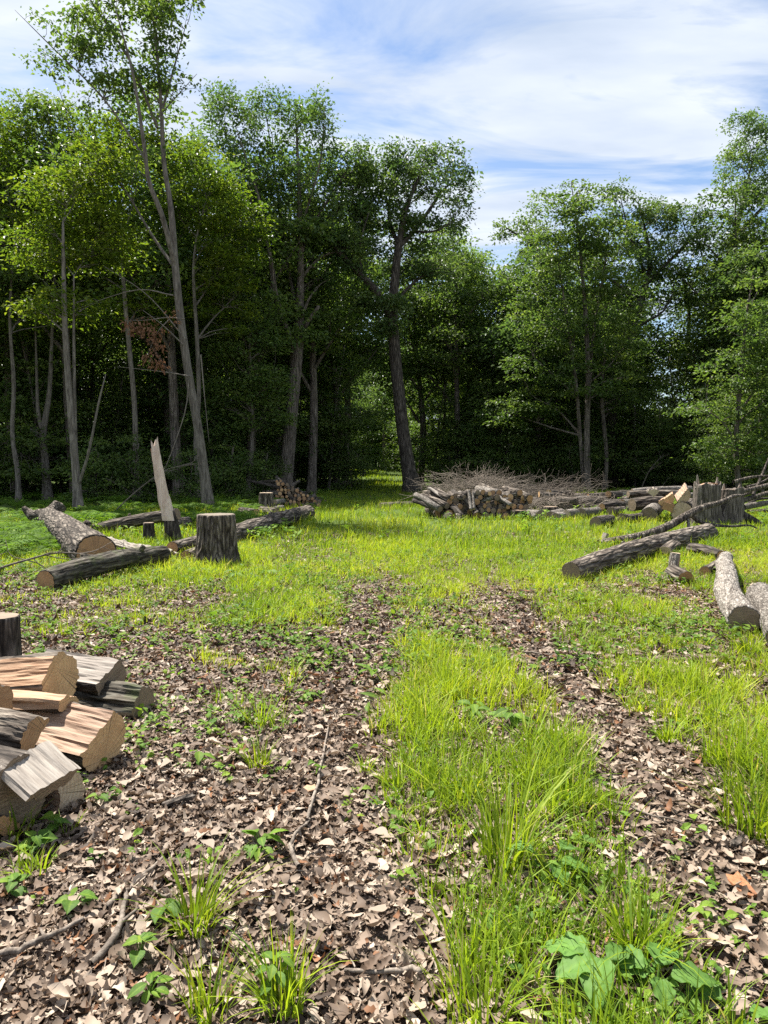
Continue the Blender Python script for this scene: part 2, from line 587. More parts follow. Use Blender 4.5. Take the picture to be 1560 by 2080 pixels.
def log_body(Lg, r0, r1, seg, nz, rough, fr, bend, seed, knots=(), flare=None):
    """local +Z log surface: returns V grid (nz, seg, 3)"""
    z = np.linspace(0, 1, nz)
    th = np.linspace(0, 2 * np.pi, seg, endpoint=False)
    r = (r0 + (r1 - r0) * z)[:, None] * np.ones(seg)[None]
    c, s = np.cos(th)[None], np.sin(th)[None]
    pp = np.stack([c * r * fr, s * r * fr, (z * Lg * fr * 0.16)[:, None] * np.ones(seg)[None]], -1).reshape(-1, 3)
    d = fbm(pp + seed * 5.1, 3, seed).reshape(nz, seg)
    d = 1 - 2 * np.abs(d)                       # furrowed
    lump = 1.35 * fbm(np.stack([c * r * 5, s * r * 5, (z * Lg * 2.2)[:, None] * np.ones(seg)[None]], -1).reshape(-1, 3) + seed, 2, seed + 9).reshape(nz, seg)
    rr = r * (1 + 0.07 * lump) + rough * (d - 0.4)
    if flare is not None:
        rr = rr * flare(th[None], z[:, None] * Lg)
    x = c * rr + (bend[0] * np.sin(z * np.pi))[:, None] + 0.25 * (bend[0] * np.sin(2.6 * z * np.pi))[:, None]
    y = s * rr + (bend[1] * np.sin(z * np.pi))[:, None]
    zz = (z * Lg)[:, None] * np.ones(seg)[None]
    return np.stack([x, y, zz], -1), th


def rim_close(Vg, top, depth=0.9):
    """ring slightly inside the end ring, for the bark thickness"""
    ring = Vg[-1 if top else 0]
    c = ring.mean(0)
    return c + (ring - c) * depth, c


def tube_mesh(Vg, name, mat, inner_top=None, inner_bot=None):
    n, seg, _ = Vg.shape
    rows = [Vg.reshape(-1, 3)]
    i = np.arange(n - 1)[:, None] * seg; j = np.arange(seg)[None]; k = (j + 1) % seg
    Q = [np.stack([i + j, i + k, i + seg + k, i + seg + j], -1).reshape(-1, 4)]
    cnt = n * seg; j = np.arange(seg); k = (j + 1) % seg
    if inner_top is not None:
        rows.append(inner_top); b = (n - 1) * seg
        Q.append(np.stack([b + j, b + k, cnt + k, cnt + j], -1)); cnt += seg
    if inner_bot is not None:
        rows.append(inner_bot)
        Q.append(np.stack([k, j, cnt + j, cnt + k], -1)); cnt += seg
    return new_mesh(name, np.vstack(rows), np.vstack(Q), None, mat)


def disc(parent, ring, c, outward, mat, seed=0, name='cut_face'):
    """cut wood face filling a ring; local Z of the object is the log axis"""
    seg = len(ring)
    rows = [(ring - c) * f for f in (1.03, 0.66, 0.33)]
    V = np.vstack(rows + [np.zeros((1, 3))])
    V[:, 2] += 0.003 * fbm(V * 18 + seed, 2, seed)
    Q = []; j = np.arange(seg); k = (j + 1) % seg
    for a in range(2):
        q = np.stack([a * seg + j, a * seg + k, (a + 1) * seg + k, (a + 1) * seg + j], -1)
        Q.append(q)
    T = np.stack([2 * seg + j, 2 * seg + k, np.full(seg, 3 * seg)], -1)
    Q = np.vstack(Q)
    if outward < 0:
        Q = Q[:, ::-1]; T = T[:, ::-1]
    o = link(name, new_mesh(name, V, Q, T, mat, False), parent)
    o.location = Vector(c) + Vector((0, 0, 0.004 * outward))
    return o


def make_log(name, label, p0, p1, r0, r1, mat='bark', end='end_old', seg=20, nz=None, rough=0.006, fr=28, bend=(0, 0), cat='log', group=None, seed=None, knots=(), end2=None):
    p0 = np.asarray(p0, float); p1 = np.asarray(p1, float)
    Lg = float(np.linalg.norm(p1 - p0))
    seed = seed if seed is not None else random.randint(1, 9999)
    nz = nz or max(5, int(Lg / 0.12))
    root = thing(name, label, cat, p0, quat_axis(p1 - p0), group)
    Vg, th = log_body(Lg, r0, r1, seg, nz, rough, fr, bend, seed)
    it, ct = rim_close(Vg, True); ib, cb = rim_close(Vg, False)
    link('bark', tube_mesh(Vg, 'bark', M[mat], it, ib), root)
    disc(root, ib, cb, -1, M[end], seed)
    disc(root, it, ct, 1, M[end2 or end], seed + 1)
    for (z, ang, ln, rk) in knots:              # stubs of sawn branches
        a = np.array([math.cos(ang), math.sin(ang), 0.35]); c0 = np.array([0, 0, z * Lg])
        c0 = c0 + np.array([bend[0] * math.sin(z * math.pi), bend[1] * math.sin(z * math.pi), 0])
        mb = MB()
        mb.tube(spline([c0, c0 + a * (r0 + ln) * 0.6, c0 + a * (r0 + ln)], 6), np.linspace(rk * 1.35, rk, 6), 12, True, rough=0.12, seed=seed)
        mb.build('branch_stub', M[mat], root)
    return root


def make_split(name, label, front, axis_dir, Lg, section, R_, roll=0.0, mat='bark', split='split_fresh', end='end_fresh', end_back=None, cat='log', group=None, seed=1, fibre=0.006, bark_rough=0.01, taper=1.0, skew=None, notch=None):
    """split firewood: section is a closed list of (x, y, tag) with x, y in units of R_; tag is the surface of the edge that starts there"""
    root = thing(name, label, cat, front, quat_axis(axis_dir, roll), group)
    pts, tags = [], []
    n = len(section)
    for i in range(n):
        x0, y0, tg = section[i]; x1, y1, _ = section[(i + 1) % n]
        k = max(1, int(math.hypot(x1 - x0, y1 - y0) * R_ / 0.009))
        for q in range(k):
            f = q / k
            pts.append((x0 + (x1 - x0) * f, y0 + (y1 - y0) * f)); tags.append(tg)
    pts = np.array(pts) * R_; m = len(pts)
    nz = max(8, int(Lg / 0.03))
    z = np.linspace(0, Lg, nz)
    sc = 1 + (taper - 1) * (z / Lg)
    V = np.stack([pts[None, :, 0] * sc[:, None], pts[None, :, 1] * sc[:, None], np.repeat(z[:, None], m, 1)], -1)
    nx_ = np.roll(pts, -1, 0) - np.roll(pts, 1, 0)
    nrm = unit(np.stack([nx_[:, 1], -nx_[:, 0]], 1))
    sm = np.array([t == 's' for t in tags])
    fl = V.reshape(-1, 3)
    fb = fbm(np.stack([fl[:, 0] * 45, fl[:, 1] * 45, fl[:, 2] * 3], 1) + seed, 3, seed).reshape(nz, m)
    wv = fbm(np.stack([fl[:, 0] * 6, fl[:, 1] * 6, fl[:, 2] * 4], 1) + seed, 2, seed + 3).reshape(nz, m)
    br = 1 - 2 * np.abs(fbm(np.stack([fl[:, 0] * 30, fl[:, 1] * 30, fl[:, 2] * 5], 1) + seed, 3, seed + 5).reshape(nz, m))
    d = np.where(sm[None], fb * fibre * 1.5 + np.sign(fb) * np.abs(fb) ** .5 * fibre * .5 + wv * fibre * 2.2, (br - 0.4) * bark_rough + wv * 0.006)
    V[..., :2] += nrm[None] * d[..., None]
    # skew the ends a little: saws never cut quite square
    sk = (np.random.default_rng(seed).random(4) - 0.5) * 0.12
    if skew: sk[0], sk[1] = skew
    V[0, :, 2] += V[0, :, 0] * sk[0] + V[0, :, 1] * sk[1]
    if notch: V[0, :, 2] += notch * np.maximum(0, V[0, :, 1] + .03)
    V[-1, :, 2] += V[-1, :, 0] * sk[2] + V[-1, :, 1] * sk[3]
    j = np.arange(m); k = (j + 1) % m
    for surf, nm, mt in (('b', 'bark', mat), ('s', 'split_face', split)):
        # contiguous runs of this surface, each run one part
        runs, cur = [], []
        order = [i for i in range(m)]
        start = next((i for i in range(m) if tags[i] != tags[i - 1]), 0)
        order = order[start:] + order[:start]
        prev_corner = None
        for i in order:
            if tags[i] == surf:
                cur.append(i)
            elif cur:
                runs.append(cur); cur = []
        if cur:
            runs.append(cur)
        for run in runs:
            idx = run + [(run[-1] + 1) % m]
            W = V[:, idx]
            a = len(idx)
            i0 = np.arange(nz - 1)[:, None] * a; jj = np.arange(a - 1)[None]
            Q = np.stack([i0 + jj, i0 + jj + 1, i0 + a + jj + 1, i0 + a + jj], -1).reshape(-1, 4)
            link(nm, new_mesh(nm, W.reshape(-1, 3), Q, None, M[mt], surf == 'b'), root)
    for e, ring, mt in ((-1, V[0], end), (1, V[-1], end_back or end)):
        c = ring.mean(0)
        rows = np.vstack([(ring - c) * 0.995, (ring - c) * 0.5, np.zeros((1, 3))])
        if notch and e < 0:
            rows = np.vstack([(ring - c) * f for f in (.995, .5)] + [np.zeros((1, 3))])
            rows[:, 2] = notch * np.maximum(0, rows[:, 1] + c[1] + .03) + (rows[:, 0] * sk[0]) - c[2]
        Q = np.stack([j, k, m + k, m + j], -1); T = np.stack([m + j, m + k, np.full(m, 2 * m)], -1)
        if e < 0:
            Q = Q[:, ::-1]; T = T[:, ::-1]
        # keep the heart of the tree (the circle centre) as the texture origin
        hx, hy = (np.random.default_rng(seed + 3).random(2) - .5) * 1.3 * R_
        o = link('cut_face', new_mesh('cut_face', rows + np.array([c[0] - hx, c[1] - hy, 0]), Q, T, M[mt], False), root)
        o.location = (hx, hy, c[2])
    return root


def arc(a0, a1, n=10, tagv='b', r=1.0):
    return [(r * math.cos(R(a0 + (a1 - a0) * i / n)), r * math.sin(R(a0 + (a1 - a0) * i / n)), tagv) for i in range(n + 1)]


def sec_half():
    s = arc(0, 180, 16); s[-1] = (*s[-1][:2], 's'); return s


def sec_wide():
    s = arc(-25, 205, 18); s[-1] = (*s[-1][:2], 's'); return s


def sec_most():
    s = arc(-52, 232, 22); s[-1] = (*s[-1][:2], 's'); return s


def sec_quarter(a0=0, a1=95):
    s = arc(a0, a1, 9); s[-1] = (*s[-1][:2], 's'); return s + [(0, 0, 's')]


def sec_wedge():
    s = arc(60, 115, 6); s[-1] = (*s[-1][:2], 's'); return s + [(-0.12, 0.12, 's'), (0.1, 0.05, 's')]


def sec_block():
    return [(-.8, -.55, 'b'), (.75, -.6, 's'), (.85, .45, 's'), (-.55, .7, 's')]


def sec_slab():
    return [(-1.0, -0.22, 'b'), (-0.5, -0.36, 'b'), (0.5, -0.36, 'b'), (1.0, -0.2, 's'), (0.95, 0.15, 's'), (0.2, 0.27, 's'), (-0.7, 0.22, 's')]


def stump(name, label, base, r, h, top_r, mat, end, seg=64, flare_n=5, flare_amt=0.35, rough=0.018, seed=1, tilt=(0, 0), group=None, jag=0.0):
    q = Quaternion((0, 1, 0), tilt[0]) @ Quaternion((1, 0, 0), tilt[1])
    root = thing(name, label, 'stump', (base[0], base[1], base[2] - 0.06), q, group)
    ph = np.random.default_rng(seed).random(3) * 6.28
    def fl(th, z):
        k = np.clip(1 - z / (h * 0.75), 0, 1)
        return 1 + flare_amt * k ** 2 * (0.6 + 0.55 * np.sin(flare_n * th + ph[0]) + 0.25 * np.sin(3 * th + ph[1]))
    Vg, th = log_body(h + 0.06, r, top_r, seg, max(10, int(h / 0.025)), rough, 24, (0, 0), seed, flare=fl)
    if jag:
        up = np.linspace(0, 1, Vg.shape[0])[:, None] ** 3
        j = jag * (0.5 + 0.5 * vnoise(np.stack([np.cos(th) * 2.2, np.sin(th) * 2.2, th * 0 + seed], 1), seed)) ** 2
        Vg[..., 2] += up * j[None]
    it, ct = rim_close(Vg, True, 0.9)
    link('bark', tube_mesh(Vg, 'bark', M[mat], it), root)
    disc(root, it, ct, 1, M[end], seed)
    return root


# ------------------------------------------------------------------ trees
def leaf_cloud(mb, centres, spread, nper, size, rg, ctint=None, flat=0.7, elong=0.62, down=0.25):
    """leaf-sized folded faces gathered round cluster centres"""
    n = len(centres) * nper
    c = np.repeat(centres, nper, 0)
    sp = np.asarray(spread, float)
    if sp.ndim == 1:
        sp = np.broadcast_to(sp, (len(centres), 3))
    off = rg.normal(0, 1, (n, 3)) * 0.55
    p = c + off * np.repeat(sp, nper, 0)
    p[:, 2] -= 0.12 * np.repeat(sp[:, 0], nper) * (off[:, 0] ** 2 + off[:, 1] ** 2)      # sprays droop at the rim
    nrm = unit(np.stack([rg.normal(0, flat, n), rg.normal(0, flat, n), np.abs(rg.normal(0.9, 0.4, n)) + 0.05], 1))
    d = off.copy(); d[:, 2] = 0
    d = d + rg.normal(0, 0.5, (n, 3)); d[:, 2] -= down
    d = unit(d - nrm * np.sum(d * nrm, 1, keepdims=True))
    s = np.cross(nrm, d)
    sz = (size * np.repeat(rg.uniform(0.75, 1.2, len(centres)), nper) * rg.uniform(0.55, 1.3, n))[:, None]
    wd = sz * elong * 0.5
    mid = p + d * sz * 0.45
    fold = nrm * sz * 0.10
    V = np.stack([p, mid + s * wd + fold, p + d * sz - nrm * sz * 0.12, mid - s * wd + fold], 1).reshape(-1, 3)
    Q = np.arange(n * 4).reshape(n, 4)
    ct = np.repeat(ctint if ctint is not None else rg.random(len(centres)), nper)
    t = np.clip(0.55 * ct + 0.45 * rg.random(n), 0, 1)
    mb.add(V, Q, None, np.repeat(t, 4))


def lobe_points(lobes, count, rg, surf=0.55):
    vol = np.array([l[1][0] * l[1][1] * l[1][2] for l in lobes]) ** 0.8
    k = rg.multinomial(count, vol / vol.sum())
    pts = []
    for (c, r), m in zip(lobes, k):
        d = unit(rg.normal(0, 1, (m, 3)))
        rad = rg.random(m) ** (1 / 3.0)
        rad = np.where(rg.random(m) < surf, 0.75 + 0.28 * rg.random(m), rad)
        pts.append(np.asarray(c) + d * rad[:, None] * np.asarray(r))
    return np.vstack(pts)


def twigs_to(mb, nodes, nrad, centres, rg, rmax=0.04, rise=0.25, seg=4, limit=None):
    """one thin branch from the skeleton to each leaf cluster"""
    idx = np.arange(len(centres))
    if limit and len(idx) > limit:
        idx = rg.choice(idx, limit, replace=False)
    for i in idx:
        c = centres[i]
        dv = c - nodes
        cost = np.linalg.norm(dv, axis=1) + 1.6 * np.clip(-dv[:, 2] + 0.35 * np.linalg.norm(dv[:, :2], axis=1), 0, None)
        k = int(np.argmin(cost))
        a = nodes[k]; ln = np.linalg.norm(c - a)
        if ln < 0.15:
            continue
        m1 = a + (c - a) * 0.35 + np.array([0, 0, rise * ln * 0.3]) + rg.normal(0, 0.05 * ln, 3)
        m2 = a + (c - a) * 0.7 + np.array([0, 0, rise * ln * 0.25]) + rg.normal(0, 0.05 * ln, 3)
        r = min(rmax, nrad[k] * 0.55, 0.006 + 0.012 * ln)
        mb.tube(spline([a, m1, m2, c], 5), np.linspace(r, 0.005, 5), seg, False)


def build_tree(name, label, base, stems, lobes, ncl, nper, size, spread, leaf, bark='trunk', seed=1, group=None, seg=14, flat=0.7, elong=0.62, twig_limit=260, rough=0.10, surf=0.55, at_origin=False, reach=True):
    """stems: list of (points (k,3), radii (k,)); lobes: list of (centre, radii); both in world coordinates"""
    rg = np.random.default_rng(seed)
    base = np.asarray(base, float)
    root = thing(name, label, 'tree', (0, 0, 0) if at_origin else base, None, group)
    nodes, nr = [], []
    mb = MB()
    for i, (pts, rad) in enumerate(stems):
        pts = np.asarray(pts, float) - base
        n = max(8, int(np.linalg.norm(np.diff(pts, axis=0), axis=1).sum() / 0.45))
        pa = spline(pts, n)
        ra = np.interp(np.linspace(0, 1, n), np.linspace(0, 1, len(rad)), rad)
        if i == 0:
            ra[0] *= 1.45; ra[1] *= 1.12
            pa[0, 2] -= 0.1
        mb.tube(pa, ra, seg if i == 0 else max(6, seg - 4), True, rough=rough, fr=9, seed=seed + i)
        nodes.append(pa[n // 4:]); nr.append(ra[n // 4:])
    nodes = np.vstack(nodes); nr = np.concatenate(nr)
    lob = [(np.asarray(c, float) - base, r) for c, r in lobes]
    if reach:                                   # a limb into the middle of every leaf mass
        en, er = [], []
        for c, r in lob:
            dv = c - nodes
            hd = np.linalg.norm(dv[:, :2], axis=1)
            cost = np.linalg.norm(dv, axis=1) + 2.0 * np.clip(0.6 * hd + 0.3 - dv[:, 2], 0, None)
            k = int(np.argmin(cost)); a = nodes[k]; ln = np.linalg.norm(c - a)
            if ln < 0.4:
                continue
            n = max(6, int(ln / 0.4))
            pa = spline([a, a + (c - a) * 0.4 + rg.normal(0, .06 * ln, 3) + [0, 0, .08 * ln], c, c + unit(c - a) * min(r) * .5], n)
            ra = np.linspace(min(nr[k] * .6, .02 + .018 * ln), .01, n)
            mb.tube(pa, ra, 6, True)
            en.append(pa[1:]); er.append(ra[1:])
        if en:
            nodes = np.vstack([nodes] + en); nr = np.concatenate([nr] + er)
    cen = lobe_points(lob, ncl, rg, surf)
    cr = MB()
    leaf_cloud(cr, cen, spread, nper, size, rg, None, flat, elong)
    twigs_to(mb, nodes, nr, cen, rg, limit=twig_limit)
    mb.build('trunk', M[bark], root)
    cr.build('crown', M[leaf], root, False)
    return root


def generic_tree(name, label, H, r, crown0, crown_r, ncl, nper, size, leaf, bark, seed, spread=(0.75, 0.75, 0.3), lean=0.6, nl=7, group=None, shape='round'):
    rg = np.random.default_rng(seed)
    a = rg.random() * 6.28
    tx, ty = math.cos(a) * lean, math.sin(a) * lean
    tp = [(0, 0, 0), (tx * 0.1 + rg.normal(0, .1), ty * 0.1 + rg.normal(0, .1), H * 0.25), (tx * 0.45, ty * 0.45, H * 0.55), (tx, ty, H * 0.93)]
    stems = [(tp, (r, r * 0.82, r * 0.55, 0.03))]
    lobes = []
    for i in range(nl):
        f = crown0 + (0.95 - crown0) * (i + 0.5) / nl
        z = H * f
        prof = math.sin(math.pi * min(1, 0.22 + 0.78 * (f - crown0) / (1 - crown0))) ** 0.6 if shape == 'round' else (1.05 - 0.85 * (f - crown0) / (1 - crown0))
        ang = i * 2.4 + rg.random()
        rr = crown_r * prof
        q = rg.uniform(0.25, 0.55) * rr
        cx, cy_ = tx * f ** 1.5 + math.cos(ang) * q, ty * f ** 1.5 + math.sin(ang) * q
        lobes.append(((cx, cy_, z), (rr * 0.75, rr * 0.75, H * (1 - crown0) / nl * 0.95)))
        if i < nl - 1:
            z0 = max(H * 0.15, z - 0.9 * rr)
            f0 = z0 / H
            c0 = (tx * f0 ** 1.5, ty * f0 ** 1.5, z0)
            ex, ey = tx * f ** 1.5 + math.cos(ang) * rr * 0.8, ty * f ** 1.5 + math.sin(ang) * rr * 0.8
            stems.append(([c0, ((c0[0] + ex) / 2, (c0[1] + ey) / 2, (z0 + z) / 2 + 0.1), (ex, ey, z + 0.15)], (r * 0.42, r * 0.25, 0.02)))
    return build_tree(name, label, (0, 0, 0), stems, lobes, ncl, nper, size, spread, leaf, bark, seed, group, 10, twig_limit=150, at_origin=True, reach=False)


# --- trees with a shape of their own, placed by where their trunks meet the ground
def stem_px(pts, Y, rad):
    return ([P(px, py, Y + dy_) for px, py, dy_ in pts], rad)


def lobes_px(ls, Y):
    o = []
    for px, py, rx, ry, dY in ls:
        s = Y / F
        o.append((P(px, py, Y + dY), (rx * s, (rx + ry) * 0.5 * s, ry * s)))
    return o


# tall slender maple leaning left
b = G(425, 1037); Y = b[1]
tall_maple = build_tree('maple_tree', 'tallest tree, slender grey maple leaning left, sparse crown leaving the frame', b,
    [stem_px([(425, 1037, 0), (404, 880, 0), (383, 760, 0), (366, 640, 0), (355, 530, 0), (348, 430, .1), (333, 330, .2), (328, 230, .2), (318, 100, .2), (300, -60, .1)], Y, (.16, .13, .12, .115, .105, .085, .07, .055, .04, .018)),
     stem_px([(357, 545, 0), (330, 440, -.4), (303, 370, -.6), (292, 290, -.8), (270, 150, -.8), (235, 20, -1)], Y, (.085, .075, .065, .055, .04, .015)),
     stem_px([(352, 540, 0), (310, 480, .5), (250, 380, .9), (200, 320, 1.2), (140, 260, 1.4)], Y, (.05, .04, .03, .022, .012)),
     stem_px([(328, 230, .2), (350, 150, .5), (375, 60, .8)], Y, (.04, .03, .012)),
     stem_px([(320, 260, .2), (262, 120, .1), (190, 10, 0), (150, -60, 0)], Y, (.045, .035, .025, .012)),
     stem_px([(300, 330, -.5), (210, 200, -.2), (110, 100, 0), (30, 20, .2)], Y, (.035, .026, .018, .006)),
     stem_px([(320, 240, .2), (355, 200, .2), (400, 150, .2)], Y, (.025, .016, .006))],
    lobes_px([(250, 60, 90, 85, 0), (300, -60, 110, 90, 0), (200, 160, 75, 60, .2), (290, 180, 60, 70, .3), (325, 110, 45, 80, .4), (160, 60, 60, 40, 0), (60, 30, 45, 14, 0), (95, 130, 35, 20, 0), (370, 175, 35, 26, 0), (180, 240, 45, 30, .4), (280, 330, 60, 35, 0), (110, 95, 30, 25, 0), (330, 20, 30, 60, 0)], Y),
    215, 38, 0.14, (0.30, 0.30, 0.18), 'leaf_maple', 'trunk_smooth', 11, twig_limit=300, seg=16, rough=0.05, surf=0.35)
# dead brown leaves hanging from a broken branch of it
rg = np.random.default_rng(5)
dm = MB()
leaf_cloud(dm, np.array([P(px, py, Y - .3) - b for px, py in ((262, 655), (285, 670), (300, 655), (310, 690), (318, 670), (300, 725), (325, 705), (350, 645), (322, 740), (272, 665))]), (0.22, 0.2, 0.22), 42, 0.12, rg, None, 1.4, 0.5, 1.2)
dead_leaves = dm.build('dead_leaves', M['leaf_dead'], None, False)
dm = MB()
for pth in ([(375, 648), (340, 645), (300, 650), (260, 652)], [(345, 648), (320, 675), (300, 720)], [(372, 700), (330, 660), (290, 630)], [(378, 690), (300, 600), (210, 540)], [(384, 770), (375, 840), (340, 940), (325, 960)], [(408, 720), (415, 800), (425, 900)], [(390, 765), (330, 755), (240, 745)], [(352, 600), (270, 590), (120, 640)]):
    dm.tube(spline([P(px, py, Y - .25) - b for px, py in pth], 10), np.linspace(.022, .006, 10), 5)
dead_leaves.parent = dm.build('dead_branch', M['trunk_smooth'], tall_maple)

# thin companion stem
b = G(403, 1018); Y = b[1]
build_tree('maple_tree', 'thin pale maple stem close behind the tallest leaning maple', b,
    [stem_px([(403, 1018, 0), (398, 900, 0), (404, 800, 0), (400, 690, 0), (393, 560, 0), (400, 480, 0), (420, 400, 0)], Y, (.10, .09, .08, .075, .055, .035, .015)),
     stem_px([(393, 540, 0), (415, 500, .2), (450, 485, .3), (490, 460, .3)], Y, (.03, .022, .015, .006))],
    lobes_px([(430, 420, 80, 60, .4), (470, 520, 65, 70, .8), (400, 340, 60, 50, .6), (460, 620, 60, 60, 1), (360, 420, 50, 50, 1), (430, 560, 60, 70, 1.2), (490, 460, 50, 60, .5)], Y),
    190, 66, 0.145, (0.50, 0.50, 0.13), 'leaf_yellow', 'trunk_smooth', 12, flat=0.45)

# ash with a vase-shaped crown left of the track
b = G(578, 1006); Y = b[1]
build_tree('ash_tree', 'ash with forked grey trunk and upswept crown left of the grassy track', b,
    [stem_px([(578, 1006, 0), (587, 900, 0), (598, 780, 0), (606, 690, 0), (610, 600, 0), (610, 480, 0), (606, 350, 0), (600, 220, 0)], Y, (.34, .29, .27, .25, .17, .13, .08, .02)),
     stem_px([(600, 715, 0), (575, 650, -.4), (560, 600, -.8), (545, 500, -1), (525, 400, -1.2), (480, 260, -1.4)], Y, (.15, .13, .12, .09, .06, .015)),
     stem_px([(607, 640, 0), (590, 570, .6), (575, 470, 1), (555, 330, 1.2), (540, 230, 1.2)], Y, (.10, .085, .07, .045, .012)),
     stem_px([(560, 590, -.8), (550, 520, .2), (500, 380, .6), (440, 230, .8)], Y, (.07, .06, .045, .012)),
     stem_px([(610, 520, 0), (640, 450, .2), (690, 370, .6), (730, 300, .8)], Y, (.085, .07, .045, .012)),
     stem_px([(606, 690, 0), (628, 650, -.5), (648, 622, -.7)], Y, (.10, .085, .07)),
     stem_px([(606, 670, 0), (622, 620, -.3), (632, 600, -.4)], Y, (.07, .06, .05)),
     stem_px([(610, 470, 0), (650, 330, -.3), (660, 220, -.4)], Y, (.06, .04, .012))],
    lobes_px([(460, 230, 55, 50, .5), (540, 240, 60, 50, 0), (620, 240, 55, 60, 0), (660, 260, 28, 50, 0), (430, 300, 60, 50, .6), (520, 350, 70, 60, 0), (620, 370, 70, 70, 0), (710, 330, 50, 50, .6), (745, 330, 20, 60, .8), (690, 430, 60, 60, .4), (570, 450, 80, 60, .5), (640, 520, 60, 60, .6), (480, 420, 55, 60, .8), (720, 500, 45, 50, .6)], Y),
    330, 62, 0.18, (0.34, 0.34, 0.40), 'leaf_ash', 'trunk', 21, flat=0.9, elong=0.45, seg=18, twig_limit=330, surf=0.6)

# oak right of the track
b = G(838, 1003); Y = b[1]
build_tree('oak_tree', 'dark oak with leaning trunk and one big left limb at track end', b,
    [stem_px([(838, 1003, 0), (822, 900, 0), (808, 780, 0), (800, 690, 0), (797, 640, 0), (803, 560, 0), (812, 490, 0), (826, 420, 0), (860, 340, 0)], Y, (.38, .31, .28, .26, .25, .20, .17, .12, .04)),
     stem_px([(796, 650, 0), (770, 600, -.5), (735, 560, -.8), (705, 530, -1), (680, 500, -1), (665, 470, -.8), (690, 420, -.5)], Y, (.19, .17, .16, .14, .11, .08, .03)),
     stem_px([(812, 500, 0), (840, 470, .6), (870, 430, 1), (905, 380, 1.2), (940, 370, 1.2)], Y, (.12, .10, .085, .05, .02)),
     stem_px([(810, 500, 0), (790, 440, .8), (800, 370, 1), (830, 310, 1)], Y, (.10, .08, .05, .02)),
     stem_px([(840, 470, .6), (880, 470, -.3), (920, 450, -.5)], Y, (.06, .045, .02)),
     stem_px([(735, 560, -.8), (730, 500, -1.4), (750, 430, -1.6)], Y, (.07, .05, .02))],
    lobes_px([(830, 320, 50, 38, .5), (890, 335, 50, 40, 1), (925, 375, 45, 38, 1), (930, 430, 28, 32, .6), (850, 400, 70, 55, 0), (780, 370, 50, 50, .5), (730, 380, 45, 50, 0), (780, 450, 60, 45, .6), (870, 470, 60, 35, .6), (700, 440, 50, 45, -.5), (720, 510, 45, 40, -.8), (830, 540, 55, 50, 1.5), (890, 540, 50, 50, 2), (760, 590, 40, 40, -.4), (800, 640, 40, 35, -.6)], Y),
    330, 70, 0.175, (0.44, 0.44, 0.26), 'leaf_oak', 'bark_dark', 31, flat=0.8, elong=0.55, seg=18, twig_limit=330, surf=0.6)

# cone-shaped maple on several thin stems, right
b = G(1193, 998); Y = b[1]
build_tree('maple_tree', 'pointed maple on several thin stems in the right half', b,
    [stem_px([(1193, 998, 0), (1192, 880, 0), (1195, 760, 0), (1188, 620, 0), (1175, 480, 0), (1160, 370, 0)], Y, (.17, .15, .13, .10, .06, .015)),
     stem_px([(1186, 990, .3), (1178, 880, .2), (1168, 760, 0), (1150, 640, 0), (1130, 500, 0)], Y, (.11, .10, .085, .06, .015)),
     stem_px([(1196, 800, 0), (1205, 680, .3), (1225, 560, .5), (1240, 450, .5)], Y, (.09, .07, .05, .015)),
     stem_px([(1194, 780, 0), (1240, 740, -.5), (1280, 690, -.8)], Y, (.04, .03, .012))],
    lobes_px([(1165, 390, 38, 45, 0), (1130, 440, 60, 50, 0), (1190, 460, 60, 55, 0), (1240, 500, 55, 60, 0), (1110, 530, 65, 60, 0), (1180, 560, 80, 60, -.4), (1250, 600, 60, 60, 0), (1110, 640, 70, 55, -.3), (1190, 670, 80, 55, -.5), (1260, 700, 60, 45, 0), (1100, 740, 80, 45, -.2), (1200, 770, 85, 35, -.5), (1090, 810, 60, 35, .5), (1040, 840, 60, 40, 1)], Y),
    340, 66, 0.175, (0.55, 0.55, 0.16), 'leaf_maple', 'trunk', 41, flat=0.5, seg=14, twig_limit=280)

# oak behind it with a long right limb against the sky
b = G(1243, 992); Y = b[1] + 1
b = np.array([P(1243, 992, Y)[0], Y, gz1(P(1243, 992, Y)[0], Y)])
build_tree('oak_tree', 'wide oak with a long right limb against the sky, behind pointed maple', b,
    [stem_px([(1243, 995, 0), (1240, 880, 0), (1250, 760, 0), (1275, 690, 0), (1300, 620, 0), (1320, 530, 0), (1300, 420, 0)], Y, (.36, .32, .28, .24, .18, .12, .03)),
     stem_px([(1280, 680, 0), (1310, 655, -.4), (1345, 635, -.6), (1365, 600, -.6)], Y, (.10, .08, .06, .03)),
     stem_px([(1310, 580, 0), (1350, 540, .4), (1400, 490, .6), (1435, 455, .6)], Y, (.12, .10, .06, .015)),
     stem_px([(1312, 560, 0), (1280, 480, -.4), (1260, 400, -.5)], Y, (.09, .06, .015))],
    lobes_px([(1255, 405, 38, 36, 0), (1300, 430, 45, 36, 0), (1340, 430, 40, 30, 0), (1385, 440, 36, 28, .3), (1425, 455, 28, 26, .5), (1350, 490, 50, 36, .3), (1395, 500, 36, 24, .5), (1300, 510, 50, 40, 0), (1040, 470, 35, 26, 1), (1075, 480, 40, 36, 1), (1355, 560, 40, 30, .6), (1290, 580, 36, 40, .6), (1365, 610, 40, 20, .4)], Y),
    210, 66, 0.175, (0.42, 0.42, 0.26), 'leaf_oak', 'bark_dark', 51, flat=0.8, elong=0.55, seg=14, surf=0.6)

